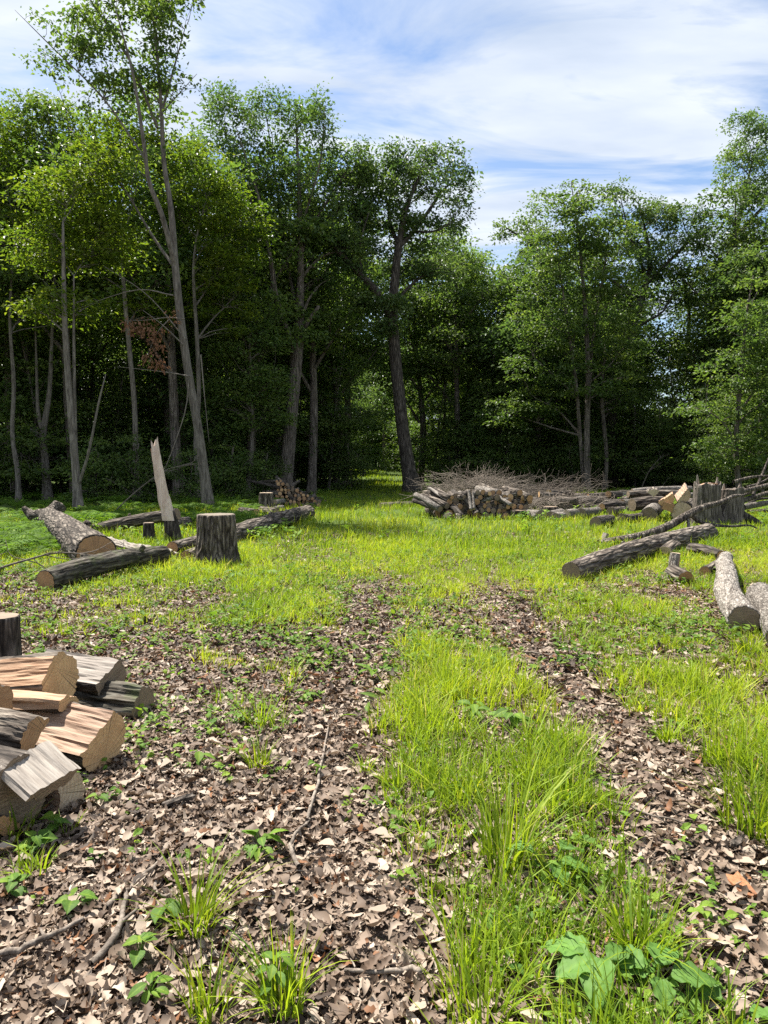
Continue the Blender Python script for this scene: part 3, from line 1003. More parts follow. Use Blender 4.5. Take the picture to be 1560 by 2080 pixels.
# big dark oak at the right edge
b = G(1412, 992); Y = b[1] + 2
b = np.array([P(1412, 992, Y)[0], Y, gz1(P(1412, 992, Y)[0], Y)])
build_tree('oak_tree', 'large dark oak rising above the right edge of the clearing', b,
    [stem_px([(1412, 995, 0), (1415, 880, 0), (1425, 760, 0), (1445, 680, 0), (1470, 560, 0), (1500, 450, 0), (1530, 320, 0)], Y, (.36, .32, .29, .26, .2, .14, .03)),
     stem_px([(1425, 770, 0), (1398, 730, .4), (1400, 640, .8), (1390, 560, .8)], Y, (.17, .15, .10, .03)),
     stem_px([(1475, 540, 0), (1430, 540, -.5), (1370, 560, -.8)], Y, (.08, .06, .02)),
     stem_px([(1490, 480, 0), (1550, 420, -.5), (1600, 340, -.6)], Y, (.12, .09, .03))],
    lobes_px([(1510, 270, 45, 38, 0), (1560, 280, 50, 50, 0), (1490, 330, 45, 40, 0), (1550, 360, 50, 50, 0), (1500, 420, 50, 45, 0), (1560, 450, 60, 50, 0), (1480, 530, 60, 45, 0), (1430, 560, 45, 32, -.4), (1540, 560, 60, 60, .5), (1390, 580, 30, 32, .5), (1390, 660, 40, 60, .8), (1470, 640, 50, 40, .8), (1600, 340, 60, 80, 0), (1340, 690, 40, 40, 1), (1420, 740, 50, 45, 1)], Y),
    330, 66, 0.175, (0.42, 0.42, 0.26), 'leaf_oak', 'bark_dark', 61, flat=0.8, elong=0.55, seg=14, surf=0.6)

# leafy maple nearer at the right edge
b = np.array([P(1502, 1000, 29)[0], 29, 0]); b[2] = gz1(b[0], b[1]); Y = 29
build_tree('maple_tree', 'bright green bushy maple at the right edge behind the branch heap', b,
    [stem_px([(1502, 1010, 0), (1495, 900, 0), (1503, 780, 0), (1515, 650, 0), (1530, 560, 0)], Y, (.11, .10, .085, .05, .012)),
     stem_px([(1497, 900, 0), (1460, 850, -.4), (1420, 830, -.6)], Y, (.04, .03, .012)),
     stem_px([(1500, 840, 0), (1550, 770, .3), (1590, 720, .4)], Y, (.05, .035, .012))],
    lobes_px([(1530, 610, 40, 45, 0), (1500, 680, 50, 45, 0), (1560, 690, 50, 60, 0), (1480, 760, 55, 40, 0), (1550, 790, 60, 50, 0), (1450, 840, 55, 32, -.4), (1530, 870, 60, 40, 0), (1490, 910, 65, 32, -.4), (1560, 930, 50, 40, 0), (1420, 830, 40, 24, -.5), (1600, 780, 60, 100, 0)], Y),
    200, 60, 0.16, (0.6, 0.6, 0.14), 'leaf_maple', 'trunk', 71, flat=0.5, seg=12)

# thin trunks at the forest edge: (label, base px, path px, radii, canopy lobes, leaf)
edge = [
 ('thin crooked maple trunk furthest left at forest edge', (38, 1020), [(36, 960), (25, 880), (28, 780), (20, 640), (30, 480)], (.11, .09, .075, .07, .05, .02), [(20, 380, 110, 80, 1.5), (40, 500, 110, 70, 1), (-20, 280, 90, 70, 1.5), (60, 620, 80, 50, 1)], 'leaf_yellow'),
 ('maple trunk that forks low with two upright stems, far left', (97, 1015), [(92, 940), (88, 880), (100, 800), (104, 720), (110, 560)], (.17, .14, .13, .09, .07, .03), [(110, 310, 110, 70, 2), (60, 230, 70, 45, 2), (120, 440, 110, 70, 2), (140, 260, 70, 50, 2.2), (100, 560, 90, 50, 2)], 'leaf_yellow'),
 ('straight grey maple trunk standing behind the big fallen trunk', (160, 1040), [(152, 930), (142, 820), (134, 700), (130, 600), (128, 450)], (.13, .11, .09, .08, .07, .03), [(150, 400, 100, 60, 1), (210, 330, 70, 60, 1.5), (110, 500, 100, 50, 1), (190, 490, 90, 55, 1.3), (130, 620, 90, 30, .5)], 'leaf_yellow'),
 ('slim leaning maple trunk between snag and fallen trunk', (280, 1018), [(276, 920), (273, 820), (262, 700), (252, 590), (246, 500)], (.13, .105, .095, .085, .075, .03), [(230, 280, 70, 50, 2), (250, 400, 80, 60, 1.5), (220, 520, 90, 55, 1), (290, 620, 60, 35, 1), (300, 300, 60, 40, 2)], 'leaf_yellow'),
 ('slim maple trunk leaning right just left of the ash', (502, 1010), [(510, 930), (514, 860), (510, 780), (505, 660)], (.11, .09, .08, .07, .03), [(500, 700, 70, 45, 0), (540, 780, 45, 45, -.3), (480, 800, 60, 40, .3), (470, 640, 60, 50, .8), (540, 640, 40, 50, .5), (530, 850, 50, 25, 0)], 'leaf_maple'),
 ('thin straight trunk rising behind the brush pile', (903, 985), [(902, 900), (904, 800), (901, 700), (899, 600), (895, 540)], (.115, .10, .09, .08, .06, .02), [(920, 560, 60, 50, .5), (880, 630, 55, 45, .8), (930, 640, 50, 50, .8), (950, 560, 50, 50, 1.5), (900, 500, 50, 30, 1)], 'leaf_forest'),
 ('dark thin trunk just right of the pointed maple', (1228, 996), [(1232, 930), (1226, 860), (1222, 800), (1230, 700)], (.13, .11, .10, .09, .04), [(1250, 720, 60, 40, 1), (1230, 800, 60, 40, 1)], 'leaf_maple'),
]
for i, (lab, bp, pth, rad, lobs, lf) in enumerate(edge):
    b = G(*bp); Y = b[1]
    st = [stem_px([(bp[0], bp[1], 0)] + [(x, y, 0) for x, y in pth], Y, rad)]
    if i == 1:
        st.append(stem_px([(89, 890, 0), (78, 840, 0), (75, 780, 0), (70, 600, 0)], Y, (.09, .08, .06, .02)))
        st.append(stem_px([(87, 885, 0), (62, 872, -.2)], Y, (.06, .03)))
    if i == 2:
        st.append(stem_px([(158, 990, 0), (180, 920, -.3), (200, 820, -.4), (215, 760, -.4)], Y, (.05, .04, .03, .012)))
        st.append(stem_px([(163, 1035, .2), (154, 900, .2), (150, 700, .2), (150, 560, .2)], Y, (.07, .055, .045, .02)))
    build_tree('maple_tree', lab, b, st, lobes_px(lobs, Y), 46 * len(lobs), 62, 0.14 if Y < 30 else 0.165, (0.6, 0.6, 0.16), lf, 'trunk_smooth' if i < 5 else 'trunk', 80 + i, seg=12, flat=0.45, rough=0.06)

# --- forest trees: a few of each kind, then copies
protos = {
 'tall': [generic_tree('forest_tree', 'x', 15.5, .22, .38, 3.3, 230, 62, .21, 'leaf_forest', 'trunk', 101, (0.75, 0.75, 0.35)),
          generic_tree('forest_tree', 'x', 14.2, .18, .34, 2.9, 210, 62, .21, 'leaf_oak', 'bark_dark', 102, (0.7, 0.7, 0.4)),
          generic_tree('forest_tree', 'x', 16.5, .24, .42, 3.4, 230, 62, .21, 'leaf_maple', 'trunk', 103, (0.85, 0.85, 0.25))],
 'under': [generic_tree('understory_tree', 'x', 8.5, .075, .16, 2.6, 150, 62, .17, 'leaf_maple', 'trunk_smooth', 104, (0.75, 0.75, 0.16), .9, 6, None, 'cone'),
           generic_tree('understory_tree', 'x', 6.5, .06, .14, 2.4, 140, 62, .17, 'leaf_forest', 'trunk', 105, (0.7, 0.7, 0.16), .7, 6, None, 'cone')],
 'shrub': [generic_tree('shrub', 'x', 2.3, .03, .05, 1.15, 70, 40, .11, 'leaf_maple', 'trunk', 106, (0.34, 0.34, 0.14), .3, 5, None, 'round')],
}
flabel = {
 'tall': ('tall tree in the dark wood', 'tree', 'tall trees of the wood'),
 'under': ('small layered understory tree in the wood', 'tree', 'understory trees of the wood'),
 'shrub': ('low leafy shrub in the wood', 'shrub', 'shrubs under the wood'),
}
used = {}
def place_forest(kind, x, y, s, a, label=None):
    k = random.randrange(len(protos[kind]))
    key = (kind, k)
    o = protos[kind][k] if key not in used else copy_tree(protos[kind][k])
    used[key] = 1
    cap = float(np.interp(CX + F * x / y, [-300, 380, 400, 750, 900, 960, 1030, 1100, 1290, 1310, 1450, 1480, 1900], [.50, .50, .47, .40, .36, .29, .27, .34, .34, .19, .19, .38, .44]))
    s = min(s, (CAM_H + cap * y) / {'tall': (15.5, 14.2, 16.5), 'under': (8.5, 6.5), 'shrub': (2.3,)}[kind][k])
    o.location = (x, y, gz1(x, y) - 0.03)
    o.rotation_euler = (0, 0, a)
    o.scale = (s * random.uniform(.92, 1.08), s * random.uniform(.92, 1.08), s)
    la, ca, gr = flabel[kind]
    c_ = float(path_x(y)); where = 'left of the grassy track' if x < c_ - 2.5 else 'right of the grassy track' if x > c_ + 2.5 else 'beside the grassy track'
    la = la + (' near its edge, ' if y < float(edge_y(x)) + 8 else ' deep inside, ') + where
    if kind == 'tall': la = ('tall light-barked', 'tall dark-barked', 'tallest straight')[k] + la[4:]
    tag(o, la if label is None else label, ca, gr)
    return o


def edge_y(x):
    return np.interp(x, [-60, -14, -7, -4, -2.4, 1.5, 3, 12, 16, 22, 60], [20, 22, 25, 29, 36, 40, 38, 38.5, 36, 30, 26])


pts = []
def try_points(n, dmin, y0, y1, kind, clear):
    got = 0
    for _ in range(n * 40):
        if got >= n:
            break
        y = random.uniform(y0, y1)
        x = random.uniform(-0.62, 0.62) * (y + 6)
        e = float(edge_y(x))
        if y < e + ((4.5 if x < -3 else 1.5) if kind == 'tall' else (6.5 if x < -3 and kind == 'under' else 0)):
            continue
        if abs(x - float(path_x(y))) < clear:
            continue
        if any((x - q[0]) ** 2 + (y - q[1]) ** 2 < (dmin if kind == q[2] else dmin * .5) ** 2 for q in pts):
            continue
        if kind == 'tall' and y > 36 and 1285 < CX + F * x / y < 1460:
            continue                            # a gap where the sky shows through
        if any(y < hy + 1 and abs(x - hx * y / hy) < (2.3 if kind != 'shrub' else .9) for hx, hy in ((-4.4, 32), (1.45, 34))):
            continue
        pts.append((x, y, kind)); got += 1
        place_forest(kind, x, y, random.uniform(.85, 1.1), random.random() * 6.28)

try_points(60, 2.7, 22, 48, 'tall', 2.3)
try_points(55, 3.2, 44, 80, 'tall', 2.0)
try_points(48, 2.2, 26, 50, 'under', 2.6)
try_points(40, 2.6, 44, 75, 'under', 1.8)
try_points(70, 1.4, 25, 60, 'shrub', 1.8)
# young trees that close the edge of the wood down to the ground
for px, Yq, s_ in ((1010, 39, .75), (1050, 41, .95), (1100, 40, .7), (1150, 42, .9), (1290, 40, .85), (1330, 38, .7), (1370, 40, .95), (1440, 36, .7), (1475, 34, .6), (950, 43, .8), (880, 42, .75), (1550, 32, .7),
                   (640, 44, .8), (480, 37, .7), (330, 36, .75), (210, 36, .8), (60, 35, .7), (-20, 34, .7), (420, 38, .9)):
    place_forest('under', P(px, 1000, Yq)[0], Yq, s_, random.random() * 6)
# the track bends out of sight here: trees stand across it
for x, y in ((-3.2, 84), (.2, 83), (-6.5, 85), (3.4, 82), (-1.5, 90), (-.6, 86), (1.6, 88), (-2.2, 80), (-4.6, 88)):
    place_forest('under', x, y, 1.1, random.random() * 6)
    place_forest('tall', x + 1.2, y + 2.5, 1.0, random.random() * 6)

# far wood that closes the view between the trunks
fm = MB(); rg = np.random.default_rng(77)
fc = np.stack([rg.uniform(-85, 85, 2400), rg.uniform(92, 108, 2400), np.concatenate([rg.uniform(0.6, 13.5, 1500), rg.uniform(1.0, 5, 900)])], 1)
leaf_cloud(fm, fc, (1.4, 1.4, 0.8), 18, 0.65, rg)
tag(fm.build('far_wood', M['leaf_forest'], None, False), 'far-off leaves of the wood closing the view between trunks', 'wood', kind='stuff')


# ------------------------------------------------------------------ felled wood, left side
def on_ground(px, py, lift=0.0):
    p = G(px, py); p[2] += lift
    return p


# big fallen trunk
p0 = on_ground(196, 1158, .22); p1 = on_ground(98, 1072, .26)
d = unit(p1 - p0)
trunkL = make_log('fallen_tree', 'thick fallen trunk with broken fork, orange saw cut facing the camera', p0, p1, .265, .20, 'bark', 'end_orange', 72, 110, .014, 24, (0.05, 0.05), cat='fallen tree', seed=301, end2='end_old')
mb = MB()
loc = trunkL.matrix_basis.inverted()
def to_local(root, p):
    return np.array(root.matrix_basis.inverted() @ Vector(p))
f0 = p1 - d * .25
mb.tube([to_local(trunkL, q) for q in spline([f0, f0 + np.array([.08, .12, .12]), f0 + np.array([.17, .22, .27])], 8)], np.linspace(.2, .16, 8), 26, True, rough=.1, seed=2)
mb.build('branch_stub', M['bark'], trunkL)
mb = MB()
mb.tube([to_local(trunkL, q) for q in spline([f0, f0 + np.array([-.22, .1, .03]), f0 + np.array([-.45, .2, .02]), f0 + np.array([-.6, .3, .08]), f0 + np.array([-.72, .3, .2])], 16)], np.linspace(.19, .06, 16), 22, True, rough=.12, seed=3)
mb.build('forked_limb', M['bark'], trunkL)
mb = MB()
m_ = p0 + d * 2.6 + np.array([.18, 0, .12])
mb.tube([to_local(trunkL, q) for q in spline([m_ - [.1, 0, .1], m_ + [.02, 0, .05], m_ + [.08, -.02, .12]], 6)], np.linspace(.09, .06, 6), 14, True, rough=.1, seed=4)
mb.build('branch_stub', M['bark'], trunkL)

# bowed log in front of it
make_log('bowed_log', 'bowed bark log lying below the big fallen trunk, its left end sawn orange', on_ground(93, 1204, .13), on_ground(334, 1150, .17), .135, .125, 'bark_moss', 'end_orange', 48, 70, .012, 30, (0.03, .06), seed=302, knots=((.3, 1.2, .03, .045), (.72, 2.2, .05, .035)))
# leaning log propped on a short stump
make_log('leaning_log', 'grey log propped aslant on the short stump beside the split snag', on_ground(192, 1086, .1), P(360, 1044, 14.2), .12, .125, 'bark', 'end_old', 30, 40, .008, 28, (.05, .02), seed=303, knots=((.4, 1.4, .05, .03),))
b = G(303, 1103)
stump('short_stump', 'short dark stump holding up the leaning log', b, .11, P(303, 1062, b[1])[2] - b[2], .095, 'bark_dark', 'end_old', 40, 4, .15, .008, seed=304)
make_log('grey_log', 'short grey log end lying right behind the split snag', on_ground(352, 1076, .14), on_ground(382, 1072, .14), .13, .12, 'bark', 'end_old', 24, 10, .006, seed=305)
# split slab on the ground
p0 = on_ground(345, 1140, .09); p1 = on_ground(222, 1112, .1)
make_split('split_slab', 'long pale split slab lying behind the bowed log', p0, p1 - p0, float(np.linalg.norm(p1 - p0)), sec_slab(), .19, .15, 'bark_dark', 'split_grey', 'end_old', seed=306, fibre=.02)
# two sawn ends beside the large stump
make_log('sawn_log', 'sawn log with orange end left of the large stump, upper of two', on_ground(350, 1134, .16), on_ground(420, 1112, .16), .095, .10, 'bark', 'end_orange', 30, 20, .006, seed=307)
make_log('sawn_log', 'sawn log with orange end left of the large stump, lower of two', on_ground(378, 1141, .08), on_ground(440, 1119, .1), .088, .09, 'bark', 'end_orange', 30, 16, .006, seed=308)
make_log('long_log', 'long dark furrowed log behind the large stump pointing at the far woodpile', on_ground(452, 1112, .14), on_ground(628, 1054, .17), .17, .19, 'bark', 'end_old', 56, 90, .014, 22, (0.09, 0.02), seed=309, knots=((.5, 1.5, .05, .05), (.75, .8, .04, .04)))

# large stump
b = G(441, 1147)
stump('large_stump', 'large furrowed stump with spreading roots standing in leaf litter', b, .285, P(442, 1045, b[1])[2] - b[2], .265, 'bark', 'end_dark', 144, 6, .42, .026, seed=310)

# leaning split snag: bark foot and bare split blade
b = G(352, 1106); Y = b[1]
snag = thing('split_snag', 'leaning snag, bare pale split blade on a dark bark foot', 'snag', (b[0], b[1], b[2] - .05))
mb = MB()
hh = np.linspace(0, 1, 26)
cl = spline([P(352, 1108, Y) - b, P(345, 1064, Y) - b, P(331, 1000, Y) - b, P(320, 940, Y) - b, P(313, 906, Y) - b], 26) + np.array([0, 0, .05])
def blade(cl, w, tck, nx_=12, seed=0, jag=0.0):
    """flat-sided splintered wood blade following a centre line"""
    n = len(cl); V = []
    ths = np.linspace(0, 2 * np.pi, nx_, endpoint=False)
    for i in range(n):
        q = np.stack([np.sign(np.cos(ths)) * np.abs(np.cos(ths)) ** .55 * w[i], np.sign(np.sin(ths)) * np.abs(np.sin(ths)) ** .7 * tck[i], np.zeros(nx_)], 1)
        V.append(cl[i] + q)
    V = np.array(V)
    fl = V.reshape(-1, 3)
    nn = fbm(np.stack([fl[:, 0] * 30, fl[:, 1] * 30, fl[:, 2] * 2.5], 1) + seed, 3, seed).reshape(n, nx_)
    V[..., 0] += nn * .018; V[..., 1] += nn * .018
    if jag:
        j = vnoise(np.stack([np.cos(ths) * 1.9, np.sin(ths) * 1.9, ths * 0 + seed], 1), seed)
        V[..., 2] += (np.linspace(0, 1, n) ** 6)[:, None] * j[None] * jag
    i = np.arange(n - 1)[:, None] * nx_; j = np.arange(nx_)[None]; k = (j + 1) % nx_
    Q = np.stack([i + j, i + k, i + nx_ + k, i + nx_ + j], -1).reshape(-1, 4)
    V = np.vstack([V.reshape(-1, 3), V[-1].mean(0) - [0, 0, .02]])
    T = np.stack([(n - 1) * nx_ + np.arange(nx_), (n - 1) * nx_ + (np.arange(nx_) + 1) % nx_, np.full(nx_, len(V) - 1)], -1)
    return V, Q, T
V, Q, T = blade(cl[7:], np.linspace(.115, .055, 19), np.linspace(.07, .03, 19), 18, 5, .2)
mb.add(V, Q, T); mb.build('split_blade', M['split_pale'], snag, False)
mb = MB(); V, Q, T = blade(cl[:10] + np.array([.012, .03, 0]), np.linspace(.155, .115, 10), np.linspace(.13, .075, 10), 24, 8, .05)
mb.add(V, Q, T); mb.build('bark_foot', M['bark_dark'], snag)
mb = MB(); V, Q, T = blade(cl[19:25] + np.array([-.07, .01, 0]), np.linspace(.03, .008, 6), np.linspace(.025, .008, 6), 8, 9, .05)
mb.add(V, Q, T); mb.build('splinter', M['split_pink'], snag, False)

# bare fallen branch with twigs at the left edge
def twiggy(name, label, start, dirv, Lg, r, n, seed, parent_cat='branch', lift=.25, group=None, spread=.7):
    rg = np.random.default_rng(seed)
    root = thing(name, label, parent_cat, start, None, group)
    mb = MB(); d = unit(np.asarray(dirv, float))
    path = spline([(0, 0, .03), d * Lg * .35 + [0, 0, lift * .7], d * Lg * .7 + rg.normal(0, .06 * Lg, 3) * [1, 1, .2] + [0, 0, lift], d * Lg + rg.normal(0, .08 * Lg, 3) * [1, 1, .2] + [0, 0, lift * .8]], 18)
    mb.tube(path, np.linspace(r, r * .25, 18), 7, True, rough=.1)
    for i in range(n):
        k = rg.integers(4, 17)
        a = path[k]; q = unit(d + rg.normal(0, spread, 3) * [1, 1, .6]); l2 = Lg * rg.uniform(.15, .4)
        pp = spline([a, a + q * l2 * .5 + rg.normal(0, .03, 3), a + q * l2 + rg.normal(0, .05, 3)], 7)
        pp[:, 2] = np.maximum(pp[:, 2], .01)
        mb.tube(pp, np.linspace(r * .45, .0025, 7), 5)
        for _ in range(2):
            e = pp[rg.integers(2, 6)]; q2 = unit(q + rg.normal(0, .7, 3))
            mb.tube([e, e + q2 * l2 * .25, e + q2 * l2 * .45 + [0, 0, rg.normal(0, .03)]], np.linspace(r * .2, .002, 3), 4)
    mb.build('bough', M['twig'], root)
    return root
twiggy('bare_branch', 'bare twiggy branch reaching in from the left edge over low plants', G(-40, 1172), (1, .2, 0), 1.5, .018, 9, 41, lift=.28)
twiggy('bare_branch', 'dead branch hanging low between trunks behind the leaning log', G(228, 1045), (1, .15, .5), 2.4, .02, 8, 42, lift=.5)

# ------------------------------------------------------------------ small woodpile and stump beyond, left of the track
b = G(541, 1038)
stump('sawn_stump', 'pale-topped sawn stump at the small far-left woodpile', b, .215, P(541, 1001, b[1])[2] - b[2], .205, 'bark', 'end_pale', 64, 5, .12, .014, seed=320)
make_log('round_log', 'short round lying left of the sawn stump, bright end showing', on_ground(519, 1051, .11), on_ground(490, 1046, .11), .12, .115, 'bark', 'end_fresh', 24, 10, .006, seed=321)
make_log('round_log', 'short round lying in front of the sawn stump', on_ground(562, 1049, .11), on_ground(532, 1044, .11), .12, .12, 'bark', 'end_old', 24, 10, .006, seed=322)
make_log('barkless_log', 'pale barkless log right of the sawn stump, upper of two', on_ground(558, 1037, .24), on_ground(576, 1033, .24), .085, .08, 'bark_pale', 'end_pale', 20, 8, .003, seed=323)
make_log('barkless_log', 'pale barkless log right of the sawn stump, lower of two', on_ground(556, 1040, .09), on_ground(574, 1037, .09), .085, .08, 'bark_pale', 'end_pale', 20, 8, .003, seed=324)


def woodpile(x0, x1, y, rows, rmin, rmax, Lmin, Lmax, ang, label, group, seed, prof, mats, ends, name='stacked_log', ptop=0.0):
    rg = np.random.default_rng(seed)
    count = 0
    z = 0.0
    step = (rmin + rmax) * 0.93
    for row in range(rows):
        xs = x0 + (row % 2) * step * .5
        while xs < x1:
            f = (xs - x0) / (x1 - x0)
            r = rg.uniform(rmin, rmax)
            if row < rows * prof(f) + rg.normal(0, .4):
                a = ang + rg.normal(0, .24)
                Lg = rg.uniform(Lmin, Lmax)
                yy = y + rg.normal(0, .10) + row * .05
                p0 = np.array([xs, yy, gz1(xs, yy) + rmax * .9 + z + rg.normal(0, .012)])
                dv = np.array([math.sin(a), math.cos(a), rg.normal(0, .09)])
                mt, en = mats[rg.integers(len(mats))], ends[rg.integers(len(ends))]
                lab = {'bark': 'grey-brown', 'bark_dark': 'dark', 'bark_pale': 'pale'}[mt] + ' ' + label + ', ' + {'end_old': 'dull end', 'end_orange': 'orange end', 'end_fresh': 'bright tan end'}[en] + ', ' + ('bottom rows' if row < 3 else 'middle rows' if row < 6 else 'top rows')
                make_log(name, lab, p0, p0 + dv * Lg, r, r * rg.uniform(.75, 1.05), mt, en, 12, 7, .004, 34, (rg.normal(0, .05), rg.normal(0, .03)), group=group, seed=int(rg.integers(9999)))
                count += 1
            xs += r * 2.02 + rg.uniform(0, .02)
        z += step * .86
    return count


b0 = G(560, 1030)
woodpile(b0[0], b0[0] + 1.55, b0[1], 9, .045, .075, 1.0, 1.5, -.25, 'thin log in the small woodpile left of track', 'logs of the small woodpile', 51, lambda f: 1.0 - .95 * f, ['bark', 'bark_dark', 'bark'], ['end_old', 'end_orange', 'end_fresh'])
rg = np.random.default_rng(52)
for i, (xa, ya, xb, yb, l) in enumerate(((598, 1024, 640, 1014, .14), (604, 1026, 655, 1017, .1), (612, 1028, 662, 1022, .07), (600, 1020, 630, 1010, .2), (622, 1029, 650, 1026, .05))):
    make_log('grey_pole', 'thin grey pole trailing right from the small woodpile', on_ground(xa, ya, l + .1), on_ground(xb, yb, l), .055, .04, 'bark', 'end_old', 10, 10, .003, 30, (.05, .03), group='poles right of the small woodpile', seed=330 + i)
for i, (xa, ya, xb, yb) in enumerate(((575, 1000, 570, 985), (585, 1002, 592, 985), (600, 1008, 606, 992))):
    make_log('short_pole', 'short pole sticking up at an angle from the top of the small woodpile', P(xa, ya, b0[1] + .3), P(xb, yb, b0[1] + .6), .05, .045, 'bark', 'end_old', 10, 7, .003, 30, group='poles on top of the small woodpile', seed=340 + i)

# ------------------------------------------------------------------ big woodpile right of the track
b0 = G(930, 1054)
xL, xR = P(928, 1054, b0[1])[0], P(1040, 1054, b0[1])[0]
woodpile(xL - .25, xR + .5, b0[1], 6, .055, .095, 1.1, 1.7, -.30, 'log in the big woodpile right of track', 'logs of the big woodpile', 61, lambda f: .45 + .55 * math.sin(min(1, f * 1.4) * 2.4), ['bark', 'bark', 'bark_dark', 'bark_pale'], ['end_fresh', 'end_orange', 'end_old', 'end_orange', 'end_old'])
Yp = b0[1]
extra = [  # label, start px, dY, end px, dY, r0, r1, bark, end, bend
 ('curved branch log arching down the left front of the big woodpile', (966, 1046, -.35), (935, 1008, .1), .085, .07, 'bark', 'end_orange', (-.16, -.05)),
 ('pale stick standing upright against the big woodpile, left of two', (957, 1036, -.25), (952, 996, .1), .04, .035, 'bark_pale', 'end_pale', (0, 0)),
 ('pale stick standing upright against the big woodpile, right of two', (963, 1034, -.25), (960, 999, .1), .035, .03, 'bark_pale', 'end_pale', (0, 0)),
 ('dark curved log at the lower left of the big woodpile', (940, 1052, -.35), (918, 1028, .2), .085, .075, 'bark_dark', 'end_old', (.05, .06)),
 ('log lying aslant across the top right of the big woodpile', (1052, 1002, .3), (1016, 1010, .6), .11, .09, 'bark', 'end_fresh', (0, 0)),
 ('long grey pole leaning over the right shoulder of the big woodpile', (1040, 1026, -.1), (1000, 1000, .6), .05, .04, 'bark_pale', 'end_old', (.05, .02)),
 ('weathered log with split bark leaning left of the big woodpile', (894, 1034, -.1), (845, 1005, .8), .085, .075, 'bark_pale', 'end_old', (.08, .05)),
 ('dark log heaped left of the big woodpile under the leaning one', (880, 1030, .1), (842, 1016, .8), .08, .07, 'bark_dark', 'end_old', (.05, .02)),
 ('grey log heaped left of the big woodpile, middle of the heap', (903, 1024, .4), (866, 1000, 1.2), .08, .07, 'bark', 'end_old', (.04, .03)),
 ('grey log heaped left of the big woodpile, rightmost of the heap', (918, 1016, .4), (884, 994, 1.2), .075, .065, 'bark', 'end_old', (.04, .03)),
 ('thin dark log at the top of the left heap', (905, 1008, .6), (872, 996, 1.4), .06, .05, 'bark_dark', 'end_old', (.03, .03)),
]
for i, (lab, a, c, r0, r1, mt, en, bd) in enumerate(extra):
    make_log('heaped_log', lab, P(a[0], a[1], Yp + a[2]), P(c[0], c[1], Yp + c[2]), r0, r1, mt, en, 16, 16, .005, 30, bd, seed=360 + i)
p0 = P(912, 1018, Yp + .3); p1 = P(874, 992, Yp + .9)
make_split('split_plank', 'bright split plank resting on the left heap of the big woodpile', p0, p1 - p0, float(np.linalg.norm(p1 - p0)), sec_slab(), .11, .3, 'bark', 'split_grey', 'end_pale', seed=372)
make_log('short_round', 'stubby round with brown end, front left of the big woodpile', on_ground(893, 1052, .13), on_ground(872, 1046, .14), .14, .135, 'bark', 'end_orange', 24, 10, .006, seed=373)
make_log('short_round', 'stubby round beside the front left one of the big woodpile', on_ground(912, 1054, .12), on_ground(900, 1047, .13), .12, .12, 'bark', 'end_orange', 24, 10, .006, seed=374)
for i, (a, c) in enumerate((((908, 1060), (922, 1052)), ((926, 1062), (934, 1052)))):
    p0 = on_ground(*a, .08); p1 = on_ground(*c, .12)
    make_split('split_log', ['white splintered piece at the front foot of the big woodpile, left', 'white splintered piece at the front foot of the big woodpile, right'][i], p0, p1 - p0, .42, sec_quarter(), .12, .6 + i, 'bark', 'split_grey', 'end_pale', seed=376 + i, fibre=.012)
make_log('low_log', 'low grey log half sunk in grass left of the big woodpile', on_ground(772, 1031, .06), on_ground(838, 1029, .07), .10, .11, 'bark', 'end_old', 20, 20, .008, seed=378)

# stumps and pale logs right of the pile
b = G(1052, 1055); stump('low_stump', 'low dark stump at right foot of the big woodpile', b, .21, .24, .20, 'bark', 'end_old', 40, 4, .15, .01, seed=380)
b = G(1118, 1050); stump('low_stump', 'low grey stump behind the pale birch-like rounds', b, .22, .28, .20, 'bark', 'end_old', 40, 4, .2, .01, seed=381)
for i, (a, c, r) in enumerate((((1098, 1058), (1048, 1052), .14), ((1118, 1057), (1140, 1050), .125), ((1128, 1058), (1152, 1054), .11))):
    make_log('pale_round', ['largest pale round right of the big woodpile, sawn end to the right', 'middle pale round in the weeds right of the woodpile', 'rightmost small pale round in the weeds by the grey stump'][i], on_ground(*a, r * .9), on_ground(*c, r * .9), r, r * .95, 'bark_pale', 'end_old', 24, 12, .006, seed=383 + i)

# low tangle of logs between the two piles
tangle = [
 (1016, 1020, 1060, 1014, .13, .30, 'bark', 'end_fresh'), (1046, 1033, 1078, 1020, .15, .12, 'bark', 'end_orange'), (1062, 1012, 1100, 1010, .12, .3, 'bark', 'end_orange'),
 (1075, 1024, 1130, 1026, .10, .2, 'bark_dark', 'end_old'), (1100, 1032, 1150, 1024, .06, .25, 'bark', 'end_old'), (1096, 1018, 1145, 1012, .09, .22, 'bark', 'end_old'),
 (1140, 1022, 1120, 1008, .08, .26, 'bark_dark', 'end_old'), (1150, 1030, 1200, 1018, .10, .2, 'bark_pale', 'end_old'), (1160, 1018, 1215, 1012, .09, .2, 'bark', 'end_old'),
 (1185, 1036, 1235, 1030, .13, .12, 'bark', 'end_old'), (1205, 1024, 1250, 1018, .11, .2, 'bark', 'end_old'), (1222, 1034, 1262, 1026, .14, .14, 'bark_dark', 'end_old'),
 (1240, 1044, 1285, 1036, .11, .1, 'bark', 'end_old'), (1180, 1048, 1215, 1042, .12, .11, 'bark_pale', 'end_old'), (1262, 1024, 1300, 1014, .10, .16, 'bark', 'end_old'),
 (1150, 1050, 1185, 1046, .10, .1, 'bark_pale', 'end_pale'), (1230, 1014, 1290, 1008, .07, .25, 'bark_pale', 'end_old'), (1210, 1068, 1240, 1058, .12, .09, 'bark_dark', 'end_old'),
 (1040, 1003, 1090, 1000, .08, .4, 'bark', 'end_fresh'), (1090, 1004, 1150, 1000, .07, .3, 'bark', 'end_old'), (1262, 1058, 1300, 1052, .10, .09, 'bark', 'end_old'),
]
rgq = np.random.default_rng(405)
